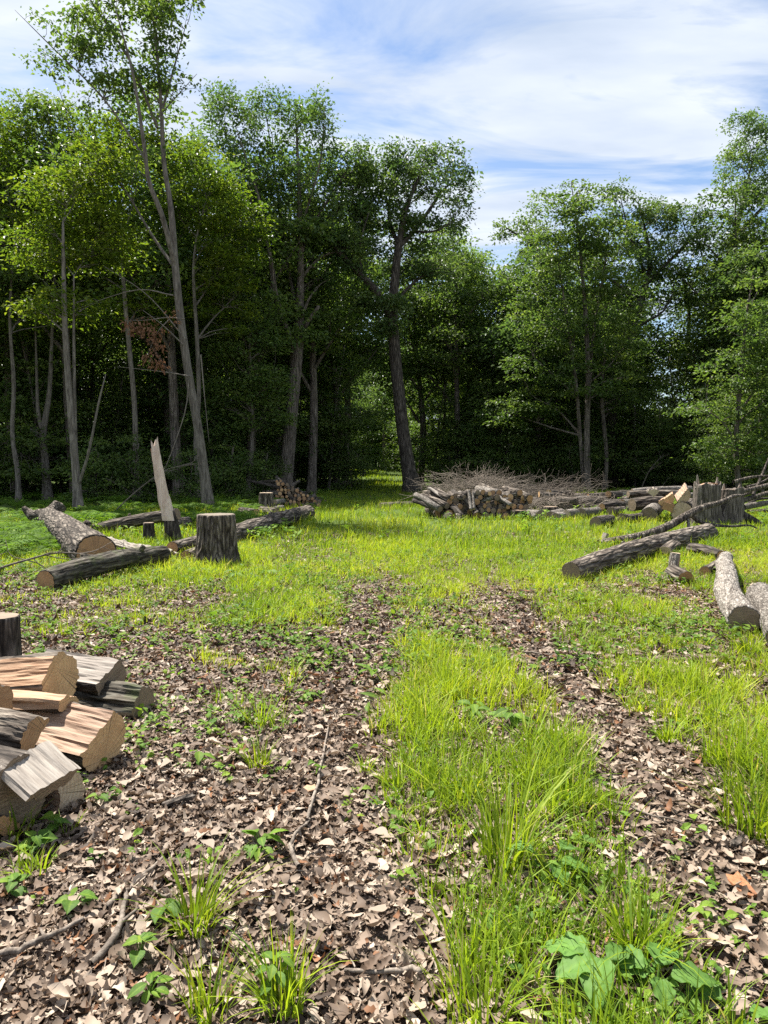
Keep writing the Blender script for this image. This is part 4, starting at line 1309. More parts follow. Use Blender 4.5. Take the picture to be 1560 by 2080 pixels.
for _ in range(26):
    xa = rgq.uniform(1030, 1290); ya = rgq.uniform(1004, 1040); ln_ = rgq.uniform(22, 60) * rgq.choice([-1, 1])
    tangle.append((xa, ya, xa + ln_, ya + rgq.normal(0, 4), rgq.uniform(.05, .12), rgq.uniform(.1, .38), ('bark', 'bark', 'bark_dark', 'bark_pale')[rgq.integers(4)], ('end_old', 'end_orange', 'end_fresh')[rgq.integers(3)]))
for i, (xa, ya, xb, yb, r, lf, mt, en) in enumerate(tangle):
    lab = {'bark': 'grey-brown', 'bark_dark': 'dark', 'bark_pale': 'pale'}[mt] + (' thick' if r > .095 else ' thin') + ' log strewn low, ' + {'end_old': 'dull', 'end_orange': 'orange', 'end_fresh': 'bright tan', 'end_pale': 'pale'}[en] + ' end, ' + ('nearest the big woodpile' if xa < 1115 else 'midway from big woodpile to double stump' if xa < 1205 else 'nearest the right-hand stack')
    make_log('strewn_log', lab, on_ground(xa, ya + 6, lf * .95 + .05), on_ground(xb, yb + 6, lf * .95 + .02), r * 1.15, r, mt, en, 18, 14, .007, 28, (random.uniform(-.06, .06), random.uniform(-.03, .03)), group='logs strewn between woodpile and double stump', seed=400 + i)

# ------------------------------------------------------------------ right: stack, double stump, long branch, long logs
rgt = [
 ('thick log at the bottom left of the right-hand stack', (1284, 1026), (1345, 1020), .23, .17, .17, 'bark', 'end_old'),
 ('grey log on the right-hand stack, second from the top', (1276, 1004), (1400, 1002), .55, .09, .08, 'bark', 'end_old'),
 ('topmost thin grey log on the right-hand stack', (1284, 998), (1405, 992), .72, .07, .065, 'bark_pale', 'end_old'),
 ('pale log lying under the topmost grey log of the right-hand stack', (1320, 1008), (1408, 1006), .5, .07, .07, 'bark_pale', 'end_pale'),
]
for i, (lab, a, c, lf, r0, r1, mt, en) in enumerate(rgt):
    pa = P(a[0], a[1], 18.3 + i * .25); pc = P(c[0], c[1], 18.6 + i * .25)
    make_log('stack_log', lab, pa, pc, r0, r1, mt, en, 22, 22, .007, 28, (.03, .02), seed=430 + i)
def split_at(name, lab, px, py, Y, dirv, Lg, sec, R_, roll, mt, sp, en, seed, fibre=.008, end_back=None):
    return make_split(name, lab, P(px, py, Y), dirv, Lg, sec, R_, roll, mt, sp, en, end_back, seed=seed, fibre=fibre)
split_at('split_log', 'bright cream split block tilted on top of the right-hand stack', 1385, 1006, 17.3, (.25, .9, .25), .5, sec_half(), .20, 2.2, 'bark', 'split_pink', 'end_pale', 440)
split_at('split_log', 'orange split log end left of the cream split block', 1352, 1012, 17.5, (.35, .9, .05), .5, sec_half(), .2, 2.5, 'bark', 'split_fresh', 'end_fresh', 441)
split_at('split_log', 'grey upright split piece left of the orange split log', 1328, 1010, 17.6, (.3, .9, .1), .45, sec_quarter(), .2, .6, 'bark', 'split_grey', 'end_pale', 442)
split_at('split_log', 'dark orange split log in the shade between the front rounds', 1358, 1030, 17.4, (.3, .9, 0), .5, sec_block(), .17, .4, 'bark', 'split_fresh', 'end_orange', 443)
make_log('tilted_round', 'barkless grey round tilted against the right-hand stack', on_ground(1318, 1058, .14), on_ground(1338, 1049, .34), .20, .19, 'bark_pale', 'end_old', 36, 14, .006, seed=444)
make_log('big_round', 'big white-faced round leaning at the front of the right-hand stack', on_ground(1384, 1062, .26), on_ground(1402, 1052, .3), .26, .25, 'bark', 'end_pale', 44, 14, .010, seed=445)

b = G(1452, 1066); Y = b[1]
dbl = thing('double_stump', 'tall double stump with jagged splintered tops at the right', 'stump', (b[0], b[1], b[2] - .06))
def stump_part(pxc, w0, w1, top_py, seed, offy, jag):
    c = P(pxc, 1060, Y)[0] - b[0]
    h = P(pxc, top_py, Y)[2] - b[2] + .06
    ph = np.random.default_rng(seed).random(2) * 6.28
    def fl(th, z):
        k = np.clip(1 - z / (h * .8), 0, 1)
        return 1 + .3 * k ** 2 * (.8 + .6 * np.sin(5 * th + ph[0]))
    Vg, th = log_body(h, w0, w1, 88, 46, .024, 22, (0, 0), seed, flare=fl)
    up = np.linspace(0, 1, 46)[:, None]
    j = jag * np.clip(vnoise(np.stack([np.cos(th) * 1.9, np.sin(th) * 1.9, th * 0 + seed], 1), seed) * 1.6, 0, 1) ** 1.3
    Vg[..., 2] += up ** 5 * j[None]
    it, ct = rim_close(Vg, True, .88)
    it[:, 2] = h - .02; ct = it.mean(0)
    off = np.array([c, offy, 0])
    link('bark', tube_mesh(Vg + off, 'bark', M['trunk'], it + off), dbl)
    disc(dbl, it + off, ct + off, 1, M['end_fresh'], seed)
    return off, h
offA, hA = stump_part(1434, .30, .29, 984, 450, 0.0, .07)
offB, hB = stump_part(1489, .27, .24, 994, 451, .08, .06)
for i, (off, h, ang, r, ln) in enumerate(((offA, hA, 3.3, .26, .3), (offA, hA, .2, .25, .24), (offB, hB, 2.9, .2, .22), (offB, hB, .4, .2, .2))):
    mb = MB(); c = off + np.array([math.cos(ang) * r, math.sin(ang) * r, h - .08])
    V, Q, T = blade(spline([c, c + [.01, 0, ln * .6], c + [random.uniform(-.03, .03), 0, ln]], 6), np.linspace(.05, .012, 6), np.linspace(.03, .008, 6), 8, i, .03)
    mb.add(V, Q, T); mb.build('splinter', M['split_grey'], dbl, False)
mb = MB(); c = offA + np.array([.02, 0, hA - .03])
V, Q, T = blade(spline([c - [.16, 0, 0], c + [0, .02, .06], c + [.17, .02, .05]], 8), np.linspace(.06, .05, 8), np.full(8, .09), 10, 3)
mb.add(V, Q, T); mb.build('split_heartwood', M['split_fresh'], dbl, False)
mb = MB()
for a_, ln_ in ((-.4, .55), (.2, .35), (.9, .3)):
    c = offB + np.array([math.cos(a_) * .22, math.sin(a_) * .22, .28])
    mb.tube(spline([c, c + [math.cos(a_) * ln_ * .5, math.sin(a_) * ln_ * .5, -.12], c + [math.cos(a_) * ln_, math.sin(a_) * ln_, -.3]], 8), np.linspace(.12, .04, 8), 10, True, rough=.15)
mb.build('root', M['bark_dark'], dbl)

# long forked branch
b = G(1216, 1108)
br = thing('forked_branch', 'long grey forked branch lying aslant above the long right log', 'branch', b)
Yb = b[1]
pth = [P(px, py, Yb + dy_) - b for px, py, dy_ in ((1216, 1106, 0), (1270, 1096, .1), (1320, 1084, .3), (1362, 1066, .5), (1400, 1044, .7), (1430, 1030, .9), (1462, 1021, 1.1), (1490, 1008, 1.3), (1512, 1006, 1.5))]
mb = MB(); mb.tube(spline(pth, 40), np.interp(np.linspace(0, 1, 40), [0, .4, .75, 1], [.085, .075, .05, .02]), 14, True, rough=.10, seed=3)
mb.build('limb', M['bark'], br)
pth = [P(px, py, Yb + dy_) - b for px, py, dy_ in ((1402, 1044, .7), (1418, 1058, .75), (1445, 1066, .8), (1485, 1069, 1), (1520, 1067, 1.1), (1538, 1073, 1.2))]
mb = MB(); mb.tube(spline(pth, 20), np.linspace(.045, .012, 20), 10, True, rough=.1, seed=4)
mb.build('limb', M['bark'], br)
pth = [P(px, py, Yb + dy_) - b for px, py, dy_ in ((1216, 1107, 0), (1200, 1110, 0), (1172, 1112, -.05))]
mb = MB(); mb.tube(spline(pth, 8), np.linspace(.04, .012, 8), 8, True, rough=.1, seed=5)
mb.build('limb', M['bark_dark'], br)
pth = [P(px, py, Yb + dy_) - b for px, py, dy_ in ((1397, 1050, .7), (1399, 1075, .5), (1396, 1104, .35))]
mb = MB(); mb.tube(spline(pth, 8), np.linspace(.03, .03, 8), 8, True, rough=.1, seed=6)
mb.build('prop_stick', M['bark_pale'], br)

make_log('long_log', 'long grey log lying in the grass at right, dark end toward the track', on_ground(1160, 1184, .125), on_ground(1440, 1100, .16), .135, .17, 'bark', 'end_old', 56, 110, .014, 26, (.09, .03), seed=460, knots=((.35, 1.0, .04, .04), (.6, 2.3, .06, .035), (.85, 1.5, .03, .05)))
make_log('near_log', 'pale scaly log pointing at the camera near the right edge', on_ground(1511, 1290, .135), on_ground(1478, 1152, .13), .128, .095, 'bark_pale', 'end_old', 56, 80, .014, 22, (.10, .04), seed=461, knots=((.66, -1.9, .02, .07),))
make_log('edge_log', 'pale log cut by the right edge, beside the scaly log', on_ground(1544, 1236, .13), on_ground(1600, 1330, .14), .14, .15, 'bark_pale', 'end_orange', 48, 30, .010, 22, seed=462)
make_log('dark_log', 'short dark curved log above the pale scaly log', on_ground(1404, 1128, .11), on_ground(1464, 1142, .1), .095, .075, 'bark_dark', 'end_orange', 30, 20, .008, 28, (.015, .02), seed=463)
make_log('grey_stub', 'forked grey stub lying left of the scaly log', on_ground(1462, 1160, .08), on_ground(1432, 1172, .06), .085, .08, 'bark', 'end_orange', 28, 14, .008, seed=464, knots=((.2, 1.2, .06, .04),))
p0 = on_ground(1392, 1190, .07); make_split('broken_piece', 'splintered orange wood piece in the grass right of centre', p0, np.array([-.2, .9, .15]), .28, sec_half(), .11, .2, 'bark', 'split_fresh', 'end_orange', seed=465, fibre=.014)
p0 = on_ground(1352, 1138, .09); make_split('broken_piece', 'splintered white wood piece against the long right log', p0, np.array([.6, .6, .2]), .32, sec_quarter(), .13, .8, 'bark', 'split_grey', 'end_pale', seed=466, fibre=.014)
p0 = on_ground(1374, 1180, .02); make_split('upright_splinter', 'upright pale splinter standing in grass beside the orange piece', p0, np.array([.12, .05, 1]), .34, sec_wedge(), .14, .3, 'bark_pale', 'split_pink', 'end_pale', seed=467)
p0 = on_ground(1232, 1104, .01); make_split('upright_splinter', 'small white splinter standing at the thick end of the forked branch', p0, np.array([.35, .05, 1]), .17, sec_wedge(), .12, .3, 'split_grey', 'split_grey', 'end_pale', seed=468)

# heap of limbs at the right edge
limbs = [((1500, 1000), (1560, 985), (1640, 960), .07, 'bark'), ((1505, 1018), (1570, 1000), (1650, 995), .08, 'bark'), ((1490, 978), (1540, 968), (1620, 968), .05, 'bark'), ((1510, 1030), (1580, 1018), (1660, 1010), .09, 'bark_pale'), ((1530, 1005), (1548, 965), (1562, 930), .045, 'bark_dark'), ((1498, 1010), (1525, 1000), (1600, 975), .05, 'bark'), ((1515, 990), (1550, 978), (1610, 940), .04, 'bark_dark'), ((1520, 1042), (1590, 1036), (1660, 1030), .09, 'bark'), ((1512, 1030), (1535, 1015), (1560, 1012), .06, 'bark_dark')]
for i, (a, c, e, r, mt) in enumerate(limbs):
    Yl = 19.2 + .18 * i
    A, B_, E = P(*a, Yl), P(*c, Yl + .3), P(*e, Yl + .5)
    root = thing('heaped_limb', 'grey crooked limb in the branch heap at the right edge', 'branch', A, None, 'limbs of the right-edge branch heap')
    mb = MB(); mb.tube(spline([A - A, B_ - A, E - A], 18), np.linspace(r, r * .55, 18), 12, True, rough=.12, seed=i)
    mb.build('limb', M[mt], root)

# ------------------------------------------------------------------ brush piles
def brush(name, label, cx0, cy0, Y, wpx, hpx, n, seed, rmax=.012, Lm=1.6):
    rg = np.random.default_rng(seed); mb = MB()
    for i in range(n):
        px = cx0 + rg.normal(0, .36) * wpx
        top = 1 - min(1, abs((px - cx0) / wpx)) ** 2 * .8
        a = P(px, cy0, Y + rg.uniform(-.5, .9)); a[2] = gz1(a[0], a[1]) + rg.random() * hpx * Y / F * .7 * top
        ang = rg.normal(0.25, .5) if rg.random() < .7 else rg.uniform(0, 3.1)
        l = Lm * rg.uniform(.35, 1)
        d = np.array([math.cos(ang) * l * rg.choice([-1, 1], p=[.35, .65]), rg.normal(0, .3) * l, (abs(math.sin(ang)) * .55 + rg.normal(0, .1)) * l])
        m1 = a + d * .5 + np.array([0, 0, .16 * l]) + rg.normal(0, .05, 3)
        e = a + d + rg.normal(0, .05, 3)
        e[2] = min(e[2], hpx * Y / F * 1.25 * top + .1)
        pp = spline([a, m1, e], 7)
        pp[:, 2] = np.maximum(pp[:, 2], gz1(a[0], a[1]))
        r = rg.uniform(.4, 1) * rmax
        mb.tube(pp, np.linspace(r, r * .3, 7), 4)
        for _ in range(2):
            k = rg.integers(2, 6); q = unit(d + rg.normal(0, .5, 3) * l)
            mb.tube([pp[k], pp[k] + q * l * .15, pp[k] + q * l * .3 + [0, 0, .03]], np.linspace(r * .5, r * .25, 3), 3)
    return tag(mb.build(name, M['twig'], None), label, 'brush', kind='stuff')
brush('brush_pile', 'dense heap of thin grey brushwood behind the big woodpile', 960, 1010, 23.0, 100, 60, 430, 71)
brush('brush_scatter', 'loose bare twigs strewn along the forest foot on the right', 1110, 1003, 25.5, 140, 40, 240, 72, .011, 1.5)
brush('brush_low', 'low layer of broken twigs and bark under the strewn logs', 1140, 1020, 21, 140, 14, 380, 73, .02, .9)
for i, (bp, dv, Lg) in enumerate((((1070, 990), (.8, .1, .5), 2.2), ((1120, 995), (.5, .1, .6), 1.9), ((1160, 996), (.1, .1, 1), 1.5), ((1340, 995), (.8, .1, .4), 2.2), ((1300, 1000), (.5, .2, .5), 1.8))):
    twiggy('bare_bough', ['bare bough arching up behind the right of the big woodpile', 'bare bough leaning right among weeds at forest foot', 'upright bare bough left of the pointed maple', 'bare bough reaching over the back of the right-hand stack', 'bare bough rising behind the right-hand stack, left one'][i], G(*bp), dv, Lg, .022, 8, 90 + i, lift=.7, spread=.5)

# ------------------------------------------------------------------ near split firewood, left edge
AX = np.array([-.86, .5, 0.02])
b = G(8, 1362)
stump('weathered_post', 'weathered dark grey post stump at the left edge behind the firewood', b, .125, P(20, 1252, b[1])[2] - b[2], .115, 'bark_dark', 'end_old', 56, 3, .08, .008, seed=500)
NP = [
 # label, front px, Y, axis, length, section, R, roll, bark, split, end
 ('mossy dark log at the back of the near firewood, right end out', (292, 1432), 4.15, (-.95, .26, .0), .70, sec_most(), .115, 2.3, 'bark_moss', 'bark_moss', 'end_old'),
 ('split log with pale flat top behind the topmost near firewood', (226, 1380), 4.25, (-.90, .36, .02), .62, sec_wide(), .125, 2.75, 'bark_dark', 'split_grey', 'end_old'),
 ('half-round firewood with bright tan face, topmost of the near pile', (124, 1376), 3.85, (-.93, .34, -.17), .62, sec_most(), .135, 2.25, 'bark', 'split_fresh', 'end_fresh'),
 ('clean pinkish split wedge lying on the near firewood', (140, 1426), 3.60, (-.97, .20, -.02), .50, [(-.9, -.25, 'b'), (.0, -.42, 'b'), (.9, -.2, 's'), (.75, .22, 's'), (.1, .34, 's'), (-.6, .15, 's')], .105, 0.1, 'bark_dark', 'split_fresh', 'end_fresh'),
 ('firewood cut by the left edge, only its orange round end shows', (-10, 1436), 3.35, (-.95, .3, 0), .5, sec_wide(), .11, 0.0, 'bark', 'split_fresh', 'end_orange'),
 ('large firewood with pale split top and tan end, middle of pile', (210, 1504), 3.42, (-.91, .40, .02), .66, sec_wide(), .145, 2.55, 'bark_dark', 'split_pink', 'end_fresh'),
 ('smaller dark half-round firewood with orange face in the pile middle', (78, 1502), 3.12, (-.94, .32, .02), .5, sec_half(), .10, -.75, 'bark', 'split_fresh', 'end_orange'),
 ('dark furrowed log at the lower left of the near pile', (44, 1606), 2.84, (-.92, .38, .0), .50, arc(0, 345, 22), .145, 0.0, 'bark_dark', 'split_grey', 'end_old'),
 ('pale-faced split block at the foot of the near pile', (122, 1630), 2.98, (-.86, .5, .0), .42, sec_half(), .125, 1.7, 'bark_dark', 'split_pink', 'end_pale'),
 ('orange-edged split log at the lower left corner of the pile', (0, 1702), 2.72, (-.9, .4, 0), .45, sec_half(), .085, .4, 'bark_dark', 'split_fresh', 'end_orange'),
 ('weathered grey wedge with flat sawn top slanting down at the pile front', (112, 1588), 2.80, (-.82, .42, .38), .20, [(-1, -.1, 'b'), (-.5, -.4, 'b'), (.5, -.4, 'b'), (1, -.1, 's'), (.9, .06, 's'), (-.9, .06, 's')], .125, -.12, 'bark_dark', 'split_grey', 'end_old'),
]
for i, (lab, fp, Yf, ax, Lg, sec, R_, roll, mt, sp, en) in enumerate(NP):
    make_split('split_firewood', lab, P(fp[0], fp[1], Yf), ax, Lg, sec, R_, roll, mt, sp, en, seed=510 + i, fibre=.007, bark_rough=.017, cat='firewood', skew=None)


# ------------------------------------------------------------------ ground cover
BIG_PLANTS = [tuple(G(*q)[:2]) for q in ((1225, 2010), (1118, 1790), (1335, 2030), (1040, 1490), (960, 1470))]


def grass_density(x, y):
    """0..1 how much of the ground is grassed, from where grass grows in the clearing"""
    c = path_x(y)
    n = n2d(x, y, 1.5, 21, 3); n_big = n2d(x, y, .45, 22, 2)
    left = x < c - .72
    base = np.where(left, .06 + .94 * sst(3.4, 8.8, y + 1.1 * n_big + .62 * np.clip(x + 1.0, -4, 0)), .80)
    base = np.where((x > c - .72) & (x < c + .72), .74 + .22 * sst(2.6, 6, y), base)
    base = np.where((x > c + .72), .66 + .3 * sst(5, 11, y), base)
    g = np.clip(base + (1.3 - .75 * sst(6, 12, y)) * n + .22 * n_big - .06, 0, 1) * sst(.0, .35, base + .2)
    g = np.where(left & (y < 6), np.clip(base * 1.0 + .9 * n - .34, 0, 1), g)
    bare = np.clip(rut_amount(x + .12 * n, y) * (1.25 + .6 * n2d(x, y, 2.2, 23, 2)), 0, 1) * (1 - sst(6.0, 11, y))
    g = g * np.clip(1 - 1.2 * bare, 0.07, 1)
    g = g * (.75 + .25 * sst(1.9, 2.9, y))
    for bx, by in BIG_PLANTS:                   # broad leaves shade the grass out
        g = g * sst(.06, .17, np.hypot(x - bx, y - by))
    return np.clip(g, 0, 1)


def scatter(n, x0, x1, y0, y1, rg):
    return rg.uniform(x0, x1, n), rg.uniform(y0, y1, n)


def in_view(x, y, m=.6):
    return np.abs(x) < (y + .2) * .56 + m


def blades(mb, x, y, z, h, wd, az, lean, tint, rg, levels=3):
    n = len(x)
    dxy = np.stack([np.cos(az), np.sin(az), np.zeros(n)], 1)
    sd = np.stack([-np.sin(az + rg.normal(0, .6, n)), np.cos(az + rg.normal(0, .6, n)), np.zeros(n)], 1)
    base = np.stack([x, y, z], 1)
    rows = []
    for k in range(levels):
        f = k / levels
        hz = h * (f - .25 * f * f * np.minimum(1.5, lean))
        c = base + dxy * (h * lean * f ** 1.8)[:, None] + np.stack([0 * h, 0 * h, hz], 1)
        ww = (wd * (1 - f ** 1.6) * (.75 if k == 0 else 1))[:, None] * .5
        rows += [c - sd * ww, c + sd * ww]
    tip = base + dxy * (h * lean)[:, None] + np.stack([0 * h, 0 * h, h * (1 - .30 * np.minimum(1.5, lean))], 1)
    V = np.stack(rows + [tip], 1)
    m = 2 * levels + 1
    o = np.arange(n)[:, None] * m
    Q = [np.stack([o[:, 0] + 2 * k, o[:, 0] + 2 * k + 1, o[:, 0] + 2 * k + 3, o[:, 0] + 2 * k + 2], 1) for k in range(levels - 1)]
    T = np.stack([o[:, 0] + 2 * levels - 2, o[:, 0] + 2 * levels - 1, o[:, 0] + 2 * levels], 1)
    mb.add(V.reshape(-1, 3), np.vstack(Q) if Q else None, T, np.repeat(tint, m))


def grass_field(name, label, nclump, y0, y1, per, hr, wr, seed, levels, thr=0.0, xr=None, spread=.05):
    rg = np.random.default_rng(seed)
    xm = xr or (y1 * .58 + 1)
    # sample denser near the camera
    yy = y0 + (y1 - y0) * rg.random(nclump) ** 1.25
    xx = rg.uniform(-1, 1, nclump) * (yy * .58 + 1.5)
    g = grass_density(xx, yy)
    edge_ = edge_y(xx)
    keep = (rg.random(nclump) < g) & (g > thr) & ((yy < edge_ - 1) | (np.abs(xx - path_x(yy)) < 2.2))
    xx, yy, g = xx[keep], yy[keep], g[keep]
    hc = rg.uniform(hr[0], hr[1], len(xx)) * (.55 + .6 * g) * (1 + .5 * n2d(xx, yy, .9, 31, 2))
    dry = rg.random(len(xx))
    k = rg.integers(max(2, per // 2), per + 1, len(xx))
    idx = np.repeat(np.arange(len(xx)), k)
    n = len(idx)
    a = rg.random(n) * 6.283; rr = rg.random(n) ** .5 * spread
    x = xx[idx] + np.cos(a) * rr; y = yy[idx] + np.sin(a) * rr
    h = hc[idx] * rg.uniform(.5, 1.15, n)
    lean = np.abs(rg.normal(.45, .35, n))
    az = a + rg.normal(0, .7, n)
    t = .58 + .45 * n2d(xx, yy, .7, 33, 2)[idx] + rg.normal(0, .16, n)
    t = np.clip(t, 0, .93)
    t = np.where(rg.random(n) < .035, 1.0, t)
    mb = MB()
    blades(mb, x, y, gz(x, y) - .01, h, rg.uniform(wr[0], wr[1], n), az, lean, t, rg, levels)
    return tag(mb.build(name, M['grass'], None, False), label, 'grass', kind='stuff'), n


cnt = []
cnt.append(grass_field('near_grass', 'bright green grass tufts along the track near the camera', 13000, 1.2, 5.8, 18, (.10, .30), (.0045, .0105), 601, 4, .10)[1])
cnt.append(grass_field('middle_grass', 'yellow-green grass in the middle of the clearing', 30000, 5.2, 13, 9, (.07, .19), (.006, .012), 602, 2, .05)[1])
cnt.append(grass_field('far_grass', 'sunlit grass carpet reaching the edge of the wood', 26000, 12, 46, 7, (.12, .26), (.012, .024), 603, 2, .0, None, .12)[1])
rg = np.random.default_rng(604)
yy = rg.uniform(40, 82, 2500); xx = path_x(yy) + rg.normal(0, 1.3, 2500)
mb = MB(); blades(mb, xx, yy, gz(xx, yy), rg.uniform(.15, .35, 2500), rg.uniform(.03, .06, 2500), rg.random(2500) * 6.28, np.abs(rg.normal(.3, .2, 2500)), np.clip(rg.normal(.5, .2, 2500), 0, .9), rg, 2)
tag(mb.build('woodland_track_grass', M['grass'], None, False), 'grass on the track inside the dark wood', 'grass', kind='stuff')

# --- leaf litter
TT = np.array([0, .18, .36, .50, .64, .80, 1.0])
OAK = np.array([.015, .13, .07, .21, .10, .20, .0])
SIMPLE = np.array([.015, .14, .22, .24, .22, .14, 0])
TT3 = np.array([0, .5, 1.0]); S3 = np.array([.06, .24, 0.02])


def leaf_batch(mb, pos, size, az, pitch, roll, curl, fold, tint, tt, ww, jit, rg):
    n = len(pos); m = len(tt)
    hw = ww[None] * (1 + jit * rg.normal(0, 1, (n, m))) * size[:, None]
    hw2 = ww[None] * (1 + jit * rg.normal(0, 1, (n, m))) * size[:, None]
    L_ = (tt[None] - .5) * size[:, None]
    zc_ = curl[:, None] * (tt[None] - .5) ** 2 * 4 * size[:, None]
    side = rg.normal(0, .12, n)[:, None] * np.sin(tt[None] * 3.1) * size[:, None]
    def row(s, wdt):
        return np.stack([L_, side + s * wdt, zc_ + fold[:, None] * wdt + rg.normal(0, .03, (n, m)) * size[:, None]], -1)
    P_ = np.stack([row(1, hw), np.stack([L_, side, zc_], -1), row(-1, hw2)], 2)     # n, m, 3, 3
    ca, sa = np.cos(az), np.sin(az); cp, sp_ = np.cos(pitch), np.sin(pitch); cr_, sr = np.cos(roll), np.sin(roll)
    Rx = np.zeros((n, 3, 3)); Rx[:, 0, 0] = 1; Rx[:, 1, 1] = cr_; Rx[:, 1, 2] = -sr; Rx[:, 2, 1] = sr; Rx[:, 2, 2] = cr_
    Ry = np.zeros((n, 3, 3)); Ry[:, 1, 1] = 1; Ry[:, 0, 0] = cp; Ry[:, 0, 2] = sp_; Ry[:, 2, 0] = -sp_; Ry[:, 2, 2] = cp
    Rz = np.zeros((n, 3, 3)); Rz[:, 2, 2] = 1; Rz[:, 0, 0] = ca; Rz[:, 0, 1] = -sa; Rz[:, 1, 0] = sa; Rz[:, 1, 1] = ca
    RR = Rz @ Ry @ Rx
    V = np.einsum('nij,nmkj->nmki', RR, P_) + pos[:, None, None, :]
    o = (np.arange(n) * m * 3)[:, None]; i = np.arange(m - 1)[None] * 3
    Q = np.concatenate([np.stack([o + i + 1, o + i, o + i + 3, o + i + 4], -1), np.stack([o + i + 2, o + i + 1, o + i + 4, o + i + 5], -1)], 1).reshape(-1, 4)
    mb.add(V.reshape(-1, 3), Q, None, np.repeat(tint, m * 3))


def litter_density(x, y):
    g = grass_density(x, y)
    c = path_x(y)
    r = rut_amount(x, y)
    d = 1.0 - .55 * g
    d = d * np.where(x < c - .4, 1.0, .75)
    d = d * (1 - .5 * r * sst(-.1, .3, n2d(x, y, 1.7, 44, 2)))
    return np.clip(d, .05, 1)


def litter_patches(n, detail, size, seed):
    """small handfuls of dead leaves, kept out of the scene and instanced by the litter objects"""
    c = bpy.data.collections.new('litter_patches')
    rg = np.random.default_rng(seed)
    for q in range(n):
        mb = MB(); m = 11
        a = rg.random(m) * 6.28; rr = rg.random(m) ** .5 * .10
        sz = size[0] + (size[1] - size[0]) * rg.random(m) ** 1.8
        pos = np.stack([np.cos(a) * rr, np.sin(a) * rr, np.abs(rg.normal(0, .010, m)) + .004 + sz * .05], 1)
        t = np.clip(.50 + .25 * rg.normal(0, 1, m) + rg.normal(0, .08), 0, .93)
        t = np.where(rg.random(m) < .04, 1.0, t)
        for k in range(m):
            tt, ww = ((TT, OAK), (TT, SIMPLE), (TT, OAK))[k % 3] if detail else (TT3, S3)
            e = slice(k, k + 1)
            leaf_batch(mb, pos[e], sz[e], rg.random(1) * 6.28, rg.normal(0, .22, 1), rg.normal(0, .28, 1), rg.normal(.10, .20, 1), rg.normal(.25, .45, 1), t[e], tt, ww, .06, rg)
        o = bpy.data.objects.new('leaf_patch', mb.mesh('leaf_patch', M['litter'], True))
        c.objects.link(o)
    return c


def litter(name, label, n, y0, y1, seed, coll):
    rg = np.random.default_rng(seed)
    y = y0 + (y1 - y0) * rg.random(n)
    x = rg.uniform(-1, 1, n) * (y * .58 + 1.5)
    k = rg.random(n) < litter_density(x, y)
    x, y = x[k], y[k]; n = len(x)
    me = bpy.data.meshes.new(name)
    me.vertices.add(n)
    me.vertices.foreach_set('co', np.stack([x, y, gz(x, y)], 1).astype(np.float32).ravel())
    at = me.attributes.new('turn', 'FLOAT_VECTOR', 'POINT')
    at.data.foreach_set('vector', np.stack([rg.normal(0, .10, n), rg.normal(0, .10, n), rg.random(n) * 6.28], 1).astype(np.float32).ravel())
    at = me.attributes.new('size', 'FLOAT', 'POINT')
    at.data.foreach_set('value', rg.uniform(.8, 1.2, n).astype(np.float32))
    o = link(name, me)
    ng = bpy.data.node_groups.new(name, 'GeometryNodeTree')
    ng.interface.new_socket('Geometry', in_out='INPUT', socket_type='NodeSocketGeometry')
    ng.interface.new_socket('Geometry', in_out='OUTPUT', socket_type='NodeSocketGeometry')
    gi, go = ng.nodes.new('NodeGroupInput'), ng.nodes.new('NodeGroupOutput')
    ci = ng.nodes.new('GeometryNodeCollectionInfo')
    ci.inputs['Collection'].default_value = coll
    ci.inputs['Separate Children'].default_value = True
    ci.inputs['Reset Children'].default_value = True
    ip = ng.nodes.new('GeometryNodeInstanceOnPoints')
    ip.inputs['Pick Instance'].default_value = True
    ra = ng.nodes.new('GeometryNodeInputNamedAttribute'); ra.data_type = 'FLOAT_VECTOR'; ra.inputs['Name'].default_value = 'turn'
    sa = ng.nodes.new('GeometryNodeInputNamedAttribute'); sa.data_type = 'FLOAT'; sa.inputs['Name'].default_value = 'size'
    ng.links.new(gi.outputs[0], ip.inputs['Points'])
    ng.links.new(ci.outputs[0], ip.inputs['Instance'])
    ng.links.new(ra.outputs['Attribute'], ip.inputs['Rotation'])
    ng.links.new(sa.outputs['Attribute'], ip.inputs['Scale'])
    ng.links.new(ip.outputs[0], go.inputs[0])
    md = o.modifiers.new('scatter', 'NODES'); md.node_group = ng
    return tag(o, label, 'leaf litter', kind='stuff')


fine = litter_patches(20, True, (.024, .078), 641)
rough_ = litter_patches(16, False, (.034, .085), 642)
litter('near_leaf_litter', 'brown and tan dead oak leaves covering the near ground', 8600, 1.2, 4.6, 611, fine)
litter('middle_leaf_litter', 'dead leaves on the ground between camera and large stump', 14000, 4.5, 8.7, 612, rough_)
litter('far_leaf_litter', 'thin dead leaves among grass beyond the large stump', 7000, 8.5, 15, 613, rough_)


